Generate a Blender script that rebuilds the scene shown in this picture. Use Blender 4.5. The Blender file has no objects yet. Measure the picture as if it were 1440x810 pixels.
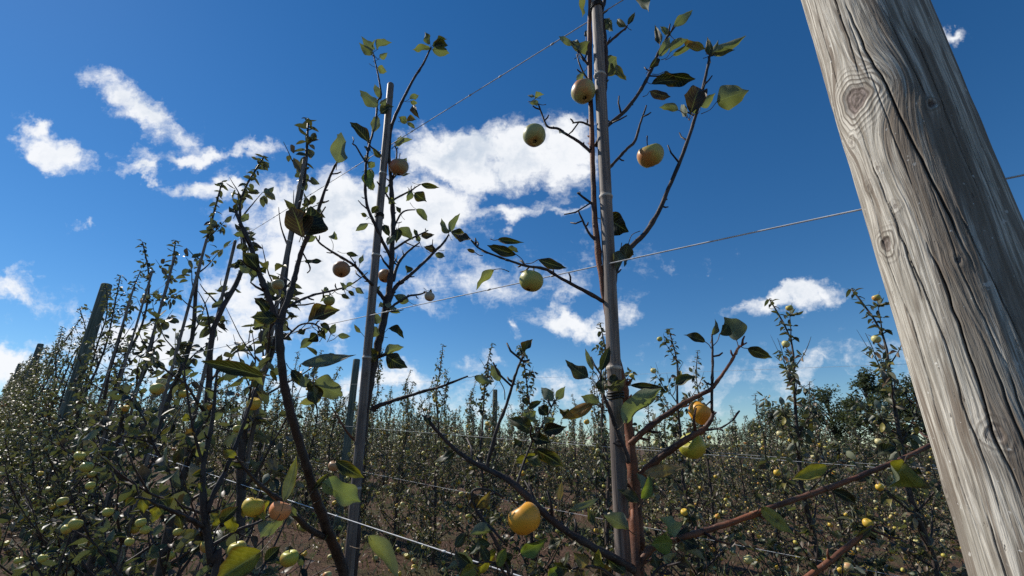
import bpy, math, random
import numpy as np
from mathutils import Vector, Matrix
R = math.radians
sc = bpy.context.scene
COL = sc.collection
rnd = random.Random(7)

# ------------------------------------------------------------------ camera
PITCH = R(19.9)
FPX = 650.0                       # focal length in pixels of the 1440 px wide photograph
cam = bpy.data.objects.new('camera', bpy.data.cameras.new('camera'))
COL.objects.link(cam)
cam.location = (0, 0, 0)
cam.rotation_euler = (math.pi / 2 + PITCH, 0, 0)
cam.data.sensor_width = 36
cam.data.lens = 36 * FPX / 1440
cam.data.clip_start = 0.02
cam.data.clip_end = 20000
sc.camera = cam

# ------------------------------------------------------------------ light
SUN_AZ, SUN_EL = R(-62), R(43)
EXPOSURE = 0.0
sun = bpy.data.objects.new('sun', bpy.data.lights.new('sun', 'SUN'))
COL.objects.link(sun)
sun.data.energy = 5.0
sun.data.angle = R(0.53)
sun.data.color = (1.0, 0.95, 0.87)
sd = Vector((math.sin(SUN_AZ) * math.cos(SUN_EL), math.cos(SUN_AZ) * math.cos(SUN_EL), math.sin(SUN_EL)))
sun.rotation_euler = (-sd).to_track_quat('-Z', 'Y').to_euler()
sc.view_settings.view_transform = 'Standard'
sc.view_settings.look = 'None'
sc.view_settings.gamma = 1
sc.view_settings.exposure = EXPOSURE
sc.cycles.max_bounces = 6
sc.cycles.diffuse_bounces = 3
sc.cycles.glossy_bounces = 2
sc.cycles.transmission_bounces = 4
sc.cycles.use_denoising = False


# ------------------------------------------------------------------ node helpers
class NT:
    def __init__(s, tree):
        s.t = tree
        s.t.nodes.clear()

    def n(s, typ, **kw):
        nd = s.t.nodes.new(typ)
        for k, v in kw.items():
            setattr(nd, k, v)
        return nd

    def set(s, sock, v):
        if isinstance(v, bpy.types.NodeSocket):
            s.t.links.new(v, sock)
        elif v is not None:
            sock.default_value = v

    def m(s, op, a, b=None, c=None, clamp=False):
        nd = s.n('ShaderNodeMath', operation=op, use_clamp=clamp)
        for i, v in enumerate((a, b, c)):
            if v is not None:
                s.set(nd.inputs[i], v)
        return nd.outputs[0]

    def vm(s, op, a, b=None, out=0):
        nd = s.n('ShaderNodeVectorMath', operation=op)
        s.set(nd.inputs[0], a)
        if b is not None:
            s.set(nd.inputs[1], b)
        return nd.outputs[out]

    def xyz(s, x, y, z=0.0):
        nd = s.n('ShaderNodeCombineXYZ')
        for i, v in enumerate((x, y, z)):
            s.set(nd.inputs[i], v)
        return nd.outputs[0]

    def sep(s, v):
        nd = s.n('ShaderNodeSeparateXYZ')
        s.set(nd.inputs[0], v)
        return nd.outputs

    def noise(s, vec, scale, detail=4, rough=0.55, dist=0.0, out=0):
        nd = s.n('ShaderNodeTexNoise')
        s.set(nd.inputs['Vector'], vec)
        nd.inputs['Scale'].default_value = scale
        nd.inputs['Detail'].default_value = detail
        nd.inputs['Roughness'].default_value = rough
        nd.inputs['Distortion'].default_value = dist
        return nd.outputs[out]

    def ss(s, v, a, b, lo=0.0, hi=1.0):
        nd = s.n('ShaderNodeMapRange', interpolation_type='SMOOTHSTEP')
        s.set(nd.inputs[0], v)
        for i, k in enumerate((a, b, lo, hi)):
            nd.inputs[1 + i].default_value = k
        return nd.outputs[0]

    def mix(s, f, a, b, blend='MIX'):
        nd = s.n('ShaderNodeMix', data_type='RGBA', blend_type=blend)
        s.set(nd.inputs['Factor'], f)
        for k, v in (('A', a), ('B', b)):
            sk = [i for i in nd.inputs if i.name == k and i.type == 'RGBA'][0]
            s.set(sk, (*v, 1) if isinstance(v, tuple) and len(v) == 3 else v)
        return [o for o in nd.outputs if o.type == 'RGBA'][0]

    def attr(s, name, out='Fac'):
        nd = s.n('ShaderNodeAttribute', attribute_name=name)
        return nd.outputs[out]


# ------------------------------------------------------------------ sky
world = bpy.data.worlds.new('World')
sc.world = world
world.use_nodes = True
w = NT(world.node_tree)
sky = w.n('ShaderNodeTexSky', sky_type='NISHITA')
sky.sun_disc = False
sky.sun_elevation = SUN_EL
sky.sun_rotation = SUN_AZ
sky.altitude = 200
sky.air_density = 1.0
sky.dust_density = 0.03
sky.ozone_density = 3.0
hs = w.n('ShaderNodeHueSaturation')
hs.inputs['Hue'].default_value = 0.502
hs.inputs['Saturation'].default_value = 1.30
hs.inputs['Value'].default_value = 1.0
w.set(hs.inputs['Color'], sky.outputs[0])
skycol = w.mix(1.0, hs.outputs[0], (0.93, 1.0, 1.02), 'MULTIPLY')
D = w.n('ShaderNodeTexCoord').outputs['Generated']
dx, dy, dz = w.sep(D)[:3]
cp, sp = math.cos(PITCH), math.sin(PITCH)
# clouds are laid out on the celestial sphere about the direction 19.9 degrees above due north (gnomonic, fixed to the world)
fw = w.m('ADD', w.m('MULTIPLY', dy, cp), w.m('MULTIPLY', dz, sp))
upc = w.m('SUBTRACT', w.m('MULTIPLY', dz, cp), w.m('MULTIPLY', dy, sp))
fws = w.m('MAXIMUM', fw, 0.05)
gx = w.m('MULTIPLY', w.m('DIVIDE', dx, fws), 6.5)
gy = w.m('MULTIPLY', w.m('DIVIDE', upc, fws), 6.5)
g0 = w.xyz(gx, gy, 0)
wn = w.noise(g0, 1.1, 5, 0.62, 0.0, 1)
warp = w.vm('SCALE', w.vm('SUBTRACT', wn, (0.5, 0.5, 0.5)))
warp.node.inputs['Scale'].default_value = 1.15
g1 = w.vm('ADD', g0, warp)
CL = [  # x, y, rx, ry (hundredths of the photograph's pixel grid), tilt, weight
    (72, 218, 72, 24, 30, .9), (50, 185, 42, 14, 30, .75), (200, 155, 74, 28, 34, .9), (150, 118, 40, 18, 30, .7), (285, 214, 85, 14, -3, .75), (205, 238, 42, 12, -10, .75),
    (345, 213, 60, 12, -8, .55), (300, 266, 70, 15, 10, .85), (480, 300, 155, 56, 8, 1.2), (605, 298, 80, 44, 16, 1.15), (430, 380, 90, 90, 20, 1.1), (340, 420, 70, 70, 0, .7),
    (640, 225, 90, 46, 12, 1.25), (735, 215, 70, 48, -10, 1.15), (790, 210, 62, 56, -15, 1.15), (720, 302, 50, 18, -8, .85), (795, 300, 26, 8, 0, .5),
    (812, 456, 60, 18, 8, .9), (878, 455, 26, 20, 0, .45), (1115, 424, 66, 20, -6, 1.05), (1335, 58, 26, 7, -14, .36), (170, 470, 170, 26, -6, .85),
    (280, 475, 150, 45, -8, 1.0), (15, 400, 70, 30, 15, .5), (10, 510, 60, 32, 0, .9), (120, 330, 34, 9, 12, .45), (700, 395, 190, 34, -6, .40),
    (1120, 520, 230, 24, -3, .30), (700, 560, 420, 28, -3, .30), (680, 500, 40, 14, 0, .4), (520, 540, 200, 26, -2, .45), (730, 460, 14, 12, 0, .45)]
field = None
for (cx, cy, rx, ry, ang, wt) in CL:
    mp = w.n('ShaderNodeMapping', vector_type='TEXTURE')
    mp.inputs['Location'].default_value = ((cx - 720) / 100, (405 - cy) / 100, 0)
    mp.inputs['Rotation'].default_value = (0, 0, R(-ang))
    mp.inputs['Scale'].default_value = (rx / 100, ry / 100, 1)
    w.set(mp.inputs['Vector'], g1)
    ln = w.vm('LENGTH', mp.outputs[0], out=1)
    f = w.m('MULTIPLY', w.m('SUBTRACT', 1.25, ln), wt)
    field = f if field is None else w.m('SMOOTH_MAX', field, f, 0.25)
fb = w.noise(g1, 1.9, 8, 0.60)
fb2 = w.noise(w.vm('MULTIPLY', g0, (0.8, 2.4, 1)), 2.0, 6, 0.65)
dens = w.m('ADD', field, w.m('MULTIPLY', w.m('SUBTRACT', fb, 0.5), 1.9))
dens = w.m('ADD', dens, w.m('MULTIPLY', w.m('SUBTRACT', fb2, 0.5), 0.8))
alpha = w.ss(dens, 0.04, 0.88)
front = w.ss(fw, 0.05, 0.3)
alpha = w.m('MULTIPLY', alpha, front)
shade_n = w.noise(w.vm('ADD', g1, (0.22, -0.18, 3.0)), 1.5, 6, 0.55)
lit = w.ss(w.m('SUBTRACT', w.m('ADD', w.m('MULTIPLY', shade_n, 0.75), w.m('MULTIPLY', fb, 0.35)), w.m('MULTIPLY', w.ss(dens, 0.7, 1.9), 0.20)), 0.22, 0.58)
ccol = w.mix(lit, (5.4, 6.3, 7.5), (9.5, 9.7, 10.0))
out = w.mix(w.m('MULTIPLY', alpha, 0.97), skycol, ccol)
bg = w.n('ShaderNodeBackground')
w.set(bg.inputs['Color'], out)
bg.inputs['Strength'].default_value = 0.100
wo = w.n('ShaderNodeOutputWorld')
w.set(wo.inputs['Surface'], bg.outputs[0])
world.cycles.sampling_method = 'MANUAL'
world.cycles.sample_map_resolution = 512

# ------------------------------------------------------------------ orchard frame: rows run along DV, NV points from row to row
K = 0.778                         # size of everything near us, from the phone's height above the ground
AZR = R(-48.3)
DV = np.array([math.sin(AZR), math.cos(AZR), 0.0])
NV = np.array([math.cos(AZR), -math.sin(AZR), 0.0])


def ground_z(n, s):
    return -1.45 + 6.0 * np.tanh(s / 77.0) - 1.1 * np.tanh((n - 0.7) / 32.0)


def site(n, s, z=0.0):
    p = DV * s + NV * n
    return np.array([p[0], p[1], float(ground_z(n, s)) + z])


def ray(px, py):
    v = 405 - py
    return np.array([px - 720.0, FPX * cp - v * sp, FPX * sp + v * cp])


def on_plane(px, py, n):            # where a line of sight meets the vertical plane of a row
    r = ray(px, py)
    return r * (n / float(r @ NV))


class Facing:
    """vertical plane through a tree, d metres out along azimuth az; offsets go away from us"""
    def __init__(s, az, d):
        s.h = np.array([math.sin(R(az)), math.cos(R(az)), 0.0])
        s.d = d * K

    def p(s, px, py, off=0.0):
        r = ray(px, py)
        q = r * ((s.d + off * K) / float(r @ s.h))
        return q

    def scale(s, p):                # metres per photograph pixel at that point
        return float(p[1] * cp + p[2] * sp) / FPX


# ------------------------------------------------------------------ object helpers
def tag(o, label=None, cat=None, group=None, kind=None):
    if label: o['label'] = label
    if cat: o['category'] = cat
    if group: o['group'] = group
    if kind: o['kind'] = kind
    return o


def empty(name, loc, rz=0.0, scale=1.0):
    o = bpy.data.objects.new(name, None)
    COL.objects.link(o)
    o.location = loc
    o.rotation_euler = (0, 0, rz)
    o.scale = (scale, scale, scale)
    o.empty_display_size = 0.1
    return o


def copy_tree(o, parent=None):
    c = o.copy()
    COL.objects.link(c)
    if parent is not None:
        c.parent = parent
    for ch in list(o.children):
        copy_tree(ch, c)
    return c


class MB:
    """collects geometry for ONE mesh object"""
    def __init__(s):
        s.v, s.f, s.c, s.uv, s.mi, s.k = [], [], [], [], [], 0

    def add(s, V, F, col=(0.5, 0.5, 0.5), uv=None, mi=0):
        V = np.asarray(V, dtype=float)
        s.v.append(V)
        k = s.k
        s.f.extend([tuple(i + k for i in f) for f in F])
        s.mi.extend([mi] * len(F))
        c = np.asarray(col, dtype=float)
        s.c.append(np.tile(c, (len(V), 1)) if c.ndim == 1 else c)
        s.uv.append(np.zeros((len(V), 2)) if uv is None else np.asarray(uv, dtype=float))
        s.k += len(V)

    def tube(s, pts, rad, sides=6, col=(0.5, 0.5, 0.5), mi=0, smooth_k=1, rr=None, caps=True):
        pts = [np.asarray(p, dtype=float) for p in pts]
        rad = list(rad)
        if smooth_k > 1 and len(pts) > 2:
            P2, R2 = [], []
            n = len(pts)
            for i in range(n - 1):
                p0, p1, p2, p3 = pts[max(i - 1, 0)], pts[i], pts[i + 1], pts[min(i + 2, n - 1)]
                for j in range(smooth_k):
                    t = j / smooth_k
                    P2.append(0.5 * (2 * p1 + (p2 - p0) * t + (2 * p0 - 5 * p1 + 4 * p2 - p3) * t * t + (3 * p1 - p0 - 3 * p2 + p3) * t ** 3))
                    R2.append(rad[i] * (1 - t) + rad[i + 1] * t)
            P2.append(pts[-1]); R2.append(rad[-1])
            pts, rad = P2, R2
        if rr is not None:
            for i in range(1, len(pts) - 1):
                pts[i] = pts[i] + np.array([rr.gauss(0, 1), rr.gauss(0, 1), rr.gauss(0, 1)]) * rad[i] * 0.07
                rad[i] *= 1 + rr.gauss(0, 0.035) + (0.20 if rr.random() < 0.10 else 0)
        n = len(pts)
        P = np.array(pts)
        T = np.gradient(P, axis=0)
        T /= (np.linalg.norm(T, axis=1, keepdims=True) + 1e-12)
        a = np.cross(T[0], [0.31, 0.95, 0.05]); a /= np.linalg.norm(a) + 1e-12
        V, UV = [], []
        ang = np.linspace(0, 2 * math.pi, sides, endpoint=False)
        L = 0.0
        for i in range(n):
            a = a - T[i] * float(a @ T[i]); a /= np.linalg.norm(a) + 1e-12
            b = np.cross(T[i], a)
            if i: L += float(np.linalg.norm(P[i] - P[i - 1]))
            ring = P[i] + rad[i] * (np.outer(np.cos(ang), a) + np.outer(np.sin(ang), b))
            V.append(ring)
            UV.extend([(q / sides, L) for q in range(sides)])
        V = np.vstack(V)
        F = []
        for i in range(n - 1):
            for q in range(sides):
                q2 = (q + 1) % sides
                F.append((i * sides + q, i * sides + q2, (i + 1) * sides + q2, (i + 1) * sides + q))
        if caps:
            F.append(tuple(range(sides))[::-1])
            F.append(tuple((n - 1) * sides + q for q in range(sides)))
        s.add(V, F, col, UV, mi)

    def build(s, name, mats, parent=None, smooth=True, loc=None):
        me = bpy.data.meshes.new(name)
        V = np.vstack(s.v) if s.v else np.zeros((0, 3))
        me.from_pydata(V.tolist(), [], s.f)
        for m_ in (mats if isinstance(mats, (list, tuple)) else [mats]):
            me.materials.append(m_)
        if s.f:
            me.polygons.foreach_set('material_index', s.mi)
            me.polygons.foreach_set('use_smooth', [smooth] * len(s.f))
            C = np.vstack(s.c)
            ca = me.color_attributes.new('col', 'FLOAT_COLOR', 'POINT')
            ca.data.foreach_set('color', np.hstack([C, np.ones((len(C), 1))]).ravel())
            U = np.vstack(s.uv)
            li = np.zeros(len(me.loops), dtype=np.int32)
            me.loops.foreach_get('vertex_index', li)
            ul = me.uv_layers.new(name='uv')
            ul.data.foreach_set('uv', U[li].ravel())
        me.update()
        o = bpy.data.objects.new(name, me)
        COL.objects.link(o)
        if parent is not None:
            o.parent = parent
        if loc is not None:
            o.location = loc
        return o


def leaf_grid(na, nc):
    """unit leaf: t along 0..1, s across -1..1, with faces"""
    T = np.linspace(0, 1, na + 1)
    S = np.linspace(-1, 1, nc + 1)
    F = []
    for i in range(na):
        for j in range(nc):
            a = i * (nc + 1) + j
            F.append((a, a + 1, a + nc + 2, a + nc + 1))
    tt, ss_ = np.meshgrid(T, S, indexing='ij')
    return tt.ravel(), ss_.ravel(), F


GRIDS = {3: leaf_grid(14, 6), 2: leaf_grid(5, 2), 1: leaf_grid(2, 2), 0: leaf_grid(2, 1)}


def unit(v):
    return v / (np.linalg.norm(v) + 1e-12)


def add_leaf(mb, base, tip, width, nrm, rr, lod=1, fold=0.35, curl=0.25, col=(0.07, 0.1, 0.03), ruffle=0.0, twist=0.0, mi=0):
    tt, ss_, F = GRIDS[lod]
    base = np.asarray(base, dtype=float); tip = np.asarray(tip, dtype=float)
    ax = tip - base
    L = np.linalg.norm(ax) + 1e-9
    ax = ax / L
    nrm = np.asarray(nrm, dtype=float)
    nrm = nrm - ax * float(nrm @ ax)
    nrm = unit(nrm)
    sd_ = np.cross(ax, nrm)
    prof = np.power(np.clip(np.sin(math.pi * np.power(tt, 0.82)), 0, 1), 0.80) * (1 - 0.12 * tt)
    if lod >= 2:
        prof = prof * np.where(tt > 0.80, 1 - 0.35 * np.sin((tt - 0.80) / 0.20 * math.pi), 1.0)
    if lod >= 3:
        prof = prof * (1 + 0.05 * np.sin(tt * 75) * (np.abs(ss_) > 0.9))
        prof = np.maximum(prof, 0.04 * (tt > 0.9))
    x = ss_ * prof * width * 0.5 * 1.08
    z = np.abs(x) * fold
    z = z + ruffle * width * 0.22 * np.sin(tt * 9 + ss_ * 1.3 + rr.random() * 6) * np.abs(ss_) * prof
    bow = curl * L * (4 * tt * (1 - tt)) * 0.5
    th = twist * (tt - 0.3)
    xx = x * np.cos(th) - z * np.sin(th)
    zz = x * np.sin(th) + z * np.cos(th)
    V = base + np.outer(tt * L, ax) + np.outer(xx, sd_) + np.outer(zz + bow, nrm)
    if lod >= 3 and abs(curl) > 0.01:   # rolled-in edges
        V = V + np.outer(np.power(np.abs(ss_), 3) * prof * width * 0.16 * (1 if curl > 0 else -1), nrm)
    mb.add(V, F, col, np.stack([tt, ss_ * 0.5 + 0.5], axis=1), mi)


# ------------------------------------------------------------------ materials
def material(name):
    m_ = bpy.data.materials.new(name)
    m_.use_nodes = True
    return m_, NT(m_.node_tree)


def finish(k, col, rough, bump=None, strength=0.3, dist=0.01, spec=0.5, metal=0.0, extra=None):
    b = k.n('ShaderNodeBsdfPrincipled')
    k.set(b.inputs['Base Color'], (*col, 1) if isinstance(col, tuple) else col)
    k.set(b.inputs['Roughness'], rough)
    b.inputs['Metallic'].default_value = metal
    b.inputs['Specular IOR Level'].default_value = spec
    if bump is not None:
        bp = k.n('ShaderNodeBump')
        k.set(bp.inputs['Height'], bump)
        bp.inputs['Strength'].default_value = strength
        bp.inputs['Distance'].default_value = dist
        k.set(b.inputs['Normal'], bp.outputs[0])
    o = k.n('ShaderNodeOutputMaterial')
    k.set(o.inputs['Surface'], b.outputs[0])
    return b, o


def leaf_material(name, veins, trans=0.22, rough=0.42, spec=0.5):
    m_, k = material(name)
    c = k.attr('col', 'Color')
    P = k.n('ShaderNodeTexCoord').outputs['Object']
    blot = k.noise(P, 60 if veins else 25, 4, 0.6)
    c = k.mix(k.ss(blot, 0.60, 0.72, 0, 0.75), c, (0.085, 0.045, 0.018))
    tone = k.noise(P, 90 if veins else 60, 2, 0.6)
    c = k.mix(k.ss(tone, 0.25, 0.75), c, k.mix(1.0, c, (0.62, 0.66, 0.55), 'MULTIPLY'))
    bump = None
    if veins:
        uv = k.n('ShaderNodeUVMap', uv_map='uv').outputs[0]
        u, v, _ = k.sep(uv)[:3]
        av = k.m('ABSOLUTE', k.m('SUBTRACT', v, 0.5))
        mid = k.ss(av, 0.012, 0.035, 1, 0)
        ph = k.m('FRACT', k.m('MULTIPLY', k.m('SUBTRACT', u, k.m('MULTIPLY', av, 0.55)), 9.0))
        side = k.ss(k.m('ABSOLUTE', k.m('SUBTRACT', ph, 0.5)), 0.03, 0.10, 1, 0)
        vein = k.m('MAXIMUM', mid, k.m('MULTIPLY', side, 0.45))
        c = k.mix(k.m('MULTIPLY', vein, 0.55), c, (0.28, 0.30, 0.14))
        cell = k.noise(P, 170, 2, 0.5)
        bump = k.m('SUBTRACT', k.m('MULTIPLY', cell, 0.5), vein)
        edge = k.ss(k.m('ADD', k.m('MULTIPLY', av, 2.0), k.m('MULTIPLY', k.noise(P, 45, 3, 0.6), 0.9)), 1.28, 1.5, 0, 0.8)
        c = k.mix(edge, c, (0.11, 0.055, 0.022))
    back = k.n('ShaderNodeNewGeometry').outputs['Backfacing']
    under = k.mix(0.62, c, (0.24, 0.27, 0.20))
    c = k.mix(back, c, under)
    b, o = finish(k, c, k.m('ADD', rough, k.m('MULTIPLY', back, 0.25)), bump, 0.3, 0.0015, spec)
    tr = k.n('ShaderNodeBsdfTranslucent')
    k.set(tr.inputs['Color'], k.mix(1.0, c, (1.5, 1.6, 0.5), 'MULTIPLY'))
    mx = k.n('ShaderNodeMixShader')
    mx.inputs[0].default_value = trans
    k.t.links.new(b.outputs[0], mx.inputs[1])
    k.t.links.new(tr.outputs[0], mx.inputs[2])
    k.t.links.new(mx.outputs[0], o.inputs['Surface'])
    return m_


M_LEAF = leaf_material('large apple leaf', True, 0.24, 0.48, 0.35)
M_LEAFM = leaf_material('apple leaf', False, 0.10, 0.47, 0.38)
M_WOODLEAF = leaf_material('woodland leaf', False, 0.15, 0.6, 0.3)


def bark_material(name, dark, mid_, red):
    m_, k = material(name)
    P = k.n('ShaderNodeTexCoord').outputs['Object']
    a = k.noise(P, 35, 4, 0.6)
    b_ = k.noise(P, 220, 4, 0.65)
    c = k.mix(k.ss(a, 0.35, 0.65), dark, mid_)
    c = k.mix(k.ss(k.noise(P, 9, 2, 0.5), 0.45, 0.65, 0, 0.85), c, red)
    lent = k.ss(k.noise(P, 420, 1, 0.5), 0.68, 0.74, 0, 0.7)
    c = k.mix(lent, c, (0.26, 0.22, 0.17))
    tint = k.attr('col', 'Color')
    c = k.mix(1.0, c, tint, 'MULTIPLY')
    finish(k, c, 0.6, k.m('ADD', b_, k.m('MULTIPLY', lent, 0.5)), 0.5, 0.002, 0.35)
    return m_


M_BARK = bark_material('young apple bark', (0.022, 0.016, 0.015), (0.060, 0.047, 0.042), (0.060, 0.034, 0.026))
M_BARKRED = bark_material('red brown apple bark', (0.060, 0.028, 0.018), (0.170, 0.076, 0.042), (0.26, 0.088, 0.038))
M_BARKFAR = bark_material('grey apple bark', (0.030, 0.023, 0.020), (0.080, 0.062, 0.054), (0.07, 0.042, 0.032))


def apple_material(name, russet):
    m_, k = material(name)
    P = k.n('ShaderNodeTexCoord').outputs['Object']
    c = k.attr('col', 'Color')
    blush = k.ss(k.m('ADD', k.noise(P, 14, 3, 0.6), k.m('MULTIPLY', k.sep(P)[0], 6.0)), 0.52, 0.80, 0, 0.8)
    inf = k.n('ShaderNodeObjectInfo').outputs['Random']
    blush = k.m('MULTIPLY', blush, k.ss(inf, 0.2, 0.9, 0.25, 1.0))
    c = k.mix(blush, c, (0.62, 0.13, 0.035))
    sp_ = k.noise(P, 120, 2, 0.5)
    c = k.mix(k.ss(sp_, 0.60, 0.70, 0, 0.22 * russet), c, (0.45, 0.16, 0.04))
    dots = k.n('ShaderNodeTexVoronoi')
    dots.inputs['Scale'].default_value = 260
    k.set(dots.inputs['Vector'], P)
    c = k.mix(k.ss(dots.outputs['Distance'], 0.06, 0.16, 0.22, 0), c, (0.30, 0.19, 0.07))
    c = k.mix(k.ss(k.noise(P, 40, 4, 0.65), 0.70, 0.76, 0, 0.7), c, (0.13, 0.075, 0.03))
    finish(k, c, 0.42, k.noise(P, 60, 2, 0.5), 0.06, 0.002, 0.45)
    return m_


M_APPLE = apple_material('ripe apple skin', 1.0)


def apple_mb(r=0.037, col=(0.55, 0.42, 0.06), seg=24, rings=16, rr=None):
    mb = MB()
    rr = rr or rnd
    e1, p1, e2, p2 = rr.uniform(0.015, 0.045), rr.random() * 6, rr.uniform(0.010, 0.028), rr.random() * 6
    V, F = [], []
    for i in range(rings + 1):
        t = math.pi * i / rings
        rad = math.sin(t) ** 0.92
        z = math.cos(t) * 0.90
        dm = math.exp(-(t / 0.38) ** 2) * 0.30          # stalk dimple
        db = math.exp(-((math.pi - t) / 0.28) ** 2) * 0.16
        z = z - dm + db
        rad *= 1.0 + 0.06 * math.cos(t)
        for q in range(seg):
            a = 2 * math.pi * q / seg
            rr_ = rad * (1 + e1 * math.cos(a + p1) + e2 * math.cos(5 * a + p2) * (0.3 + 0.7 * (t / math.pi)))
            V.append((r * rr_ * math.cos(a), r * rr_ * math.sin(a), r * (z + 0.03 * math.cos(a + p1))))
    for i in range(rings):
        for q in range(seg):
            q2 = (q + 1) % seg
            F.append((i * seg + q, (i + 1) * seg + q, (i + 1) * seg + q2, i * seg + q2))
    mb.add(V, F, col)
    return mb

# ================================================================== the setting
def smooth_noise2(x, y, seed=0):
    """cheap value noise for terrain and wood shape"""
    xi, yi = np.floor(x).astype(int), np.floor(y).astype(int)
    xf, yf = x - xi, y - yi

    def h(a, b):
        v = np.sin(a * 127.1 + b * 311.7 + seed * 74.7) * 43758.5453
        return v - np.floor(v)
    u, v = xf * xf * (3 - 2 * xf), yf * yf * (3 - 2 * yf)
    return (h(xi, yi) * (1 - u) + h(xi + 1, yi) * u) * (1 - v) + (h(xi, yi + 1) * (1 - u) + h(xi + 1, yi + 1) * u) * v


m_soil, k = material('orchard soil')
P = k.n('ShaderNodeTexCoord').outputs['Object']
a1 = k.noise(P, 1.3, 5, 0.6)
a2 = k.noise(P, 18, 6, 0.7)
a3 = k.noise(P, 60, 4, 0.7)
c = k.mix(k.ss(a2, 0.3, 0.7), (0.055, 0.030, 0.019), (0.160, 0.090, 0.056))
c = k.mix(k.ss(a3, 0.62, 0.72, 0, 0.7), c, (0.34, 0.24, 0.16))
c = k.mix(k.ss(a1, 0.50, 0.62, 0, 0.8), c, k.mix(k.ss(a3, 0.3, 0.7), (0.035, 0.042, 0.014), (0.11, 0.10, 0.045)))
finish(k, c, 0.95, k.m('ADD', a2, k.m('MULTIPLY', a3, 0.5)), 0.9, 0.05, 0.2)

axis = np.unique(np.concatenate([-np.geomspace(3200, 12, 34), np.linspace(-12, 24, 300), np.geomspace(24, 3200, 44)]))
nn = axis
ssx = np.unique(np.concatenate([-np.geomspace(3200, 8, 34), np.linspace(-8, 30, 300), np.geomspace(30, 3200, 44)]))
NN, SS = np.meshgrid(nn, ssx, indexing='ij')
Z = ground_z(NN, SS)
near = np.exp(-((NN / 45) ** 2 + (SS / 45) ** 2))
Z = Z + near * (0.10 * (smooth_noise2(NN * 1.1, SS * 0.6, 1) - 0.5) + 0.06 * (smooth_noise2(NN * 4, SS * 4, 2) - 0.5) + 0.03 * (smooth_noise2(NN * 9, SS * 9, 3) - 0.5))
X = NN * NV[0] + SS * DV[0]
Y = NN * NV[1] + SS * DV[1]
V = np.stack([X.ravel(), Y.ravel(), Z.ravel()], axis=1)
ns_ = len(ssx)
F = [(i * ns_ + j, (i + 1) * ns_ + j, (i + 1) * ns_ + j + 1, i * ns_ + j + 1) for i in range(len(nn) - 1) for j in range(ns_ - 1)]
mb = MB(); mb.add(V, F)
g = mb.build('ground', m_soil)
tag(g, kind='structure')

# far hills
m_hill, k = material('wooded far hills')
P = k.n('ShaderNodeTexCoord').outputs['Object']
c = k.mix(k.ss(k.noise(P, 0.02, 6, 0.7), 0.35, 0.65), (0.020, 0.036, 0.030), (0.060, 0.075, 0.060))
finish(k, c, 0.95, None, spec=0.1)
A = np.radians(np.linspace(-62, 62, 260))
rows_ = [(2300, 0.0), (2450, 0.45), (2600, 0.8), (2750, 1.0), (3000, 0.85), (3150, 0.0)]
V, F = [], []
for (rd, hk) in rows_:
    hh = 34 + 26 * smooth_noise2(A * 9 + 4, A * 0 + rd * 0.0, 5) + 10 * smooth_noise2(A * 40, A * 0, 6) + 4 * smooth_noise2(A * 170, A * 0 + rd * 0.01, 7)
    for a_, h_ in zip(A, hh):
        V.append((rd * math.sin(a_), rd * math.cos(a_), -12 + h_ * hk))
na_ = len(A)
for i in range(len(rows_) - 1):
    for j in range(na_ - 1):
        F.append((i * na_ + j, i * na_ + j + 1, (i + 1) * na_ + j + 1, (i + 1) * na_ + j))
mb = MB(); mb.add(V, F)
tag(mb.build('hills', m_hill), kind='structure')

# ================================================================== the big weathered post close on the right
m_post, k = material('weathered post wood')
psi = k.attr('psi'); zz = k.attr('zz'); crack = k.attr('crack'); kn = k.attr('knot'); kr = k.attr('kr')
lines = k.noise(k.xyz(k.m('MULTIPLY', psi, 1.0), k.m('MULTIPLY', zz, 0.022), 0), 420, 3, 0.6)
fine = k.noise(k.xyz(psi, k.m('MULTIPLY', zz, 0.06), 1.7), 1150, 2, 0.6)
contour = k.noise(k.xyz(psi, k.m('MULTIPLY', zz, 0.075), 3.1), 46, 3, 0.5, 0.05)
rings = k.m('SINE', k.m('MULTIPLY', contour, 58.0))
ringr = k.m('SINE', k.m('MULTIPLY', kr, 1250.0))
rings = k.m('ADD', k.m('MULTIPLY', rings, k.m('SUBTRACT', 1.0, kn)), k.m('MULTIPLY', ringr, kn))
patch = k.noise(k.xyz(psi, k.m('MULTIPLY', zz, 0.05), 8.0), 38, 5, 0.62, 0.15)
PO = k.n('ShaderNodeTexCoord').outputs['Object']
c = k.mix(k.ss(lines, 0.35, 0.65), (0.31, 0.275, 0.22), (0.65, 0.60, 0.51))
c = k.mix(k.ss(rings, 0.05, 0.85, 0, 0.42), c, (0.19, 0.155, 0.12))
c = k.mix(k.ss(patch, 0.50, 0.545, 0, 0.72), c, (0.150, 0.110, 0.078))
c = k.mix(k.ss(fine, 0.60, 0.70, 0, 0.45), c, (0.10, 0.08, 0.06))
c = k.mix(k.ss(k.noise(PO, 5, 3, 0.6), 0.50, 0.70, 0, 0.35), c, (0.27, 0.26, 0.22))
heart = k.attr('heart')
c = k.mix(k.m('MULTIPLY', heart, 0.85), c, k.mix(k.ss(k.noise(PO, 160, 3, 0.7), 0.4, 0.6), (0.10, 0.065, 0.055), (0.24, 0.18, 0.16)))
c = k.mix(k.ss(k.noise(PO, 90, 2, 0.6), 0.70, 0.74, 0, 0.7), c, (0.62, 0.59, 0.53))
c = k.mix(k.m('MULTIPLY', kn, k.ss(ringr, 0.1, 0.8, 0, 0.75)), c, (0.12, 0.095, 0.075))
chips = k.ss(k.noise(k.xyz(psi, k.m('MULTIPLY', zz, 0.5), 5.0), 260, 2, 0.6), 0.70, 0.74, 0, 0.8)
c = k.mix(chips, c, (0.70, 0.68, 0.62))
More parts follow.
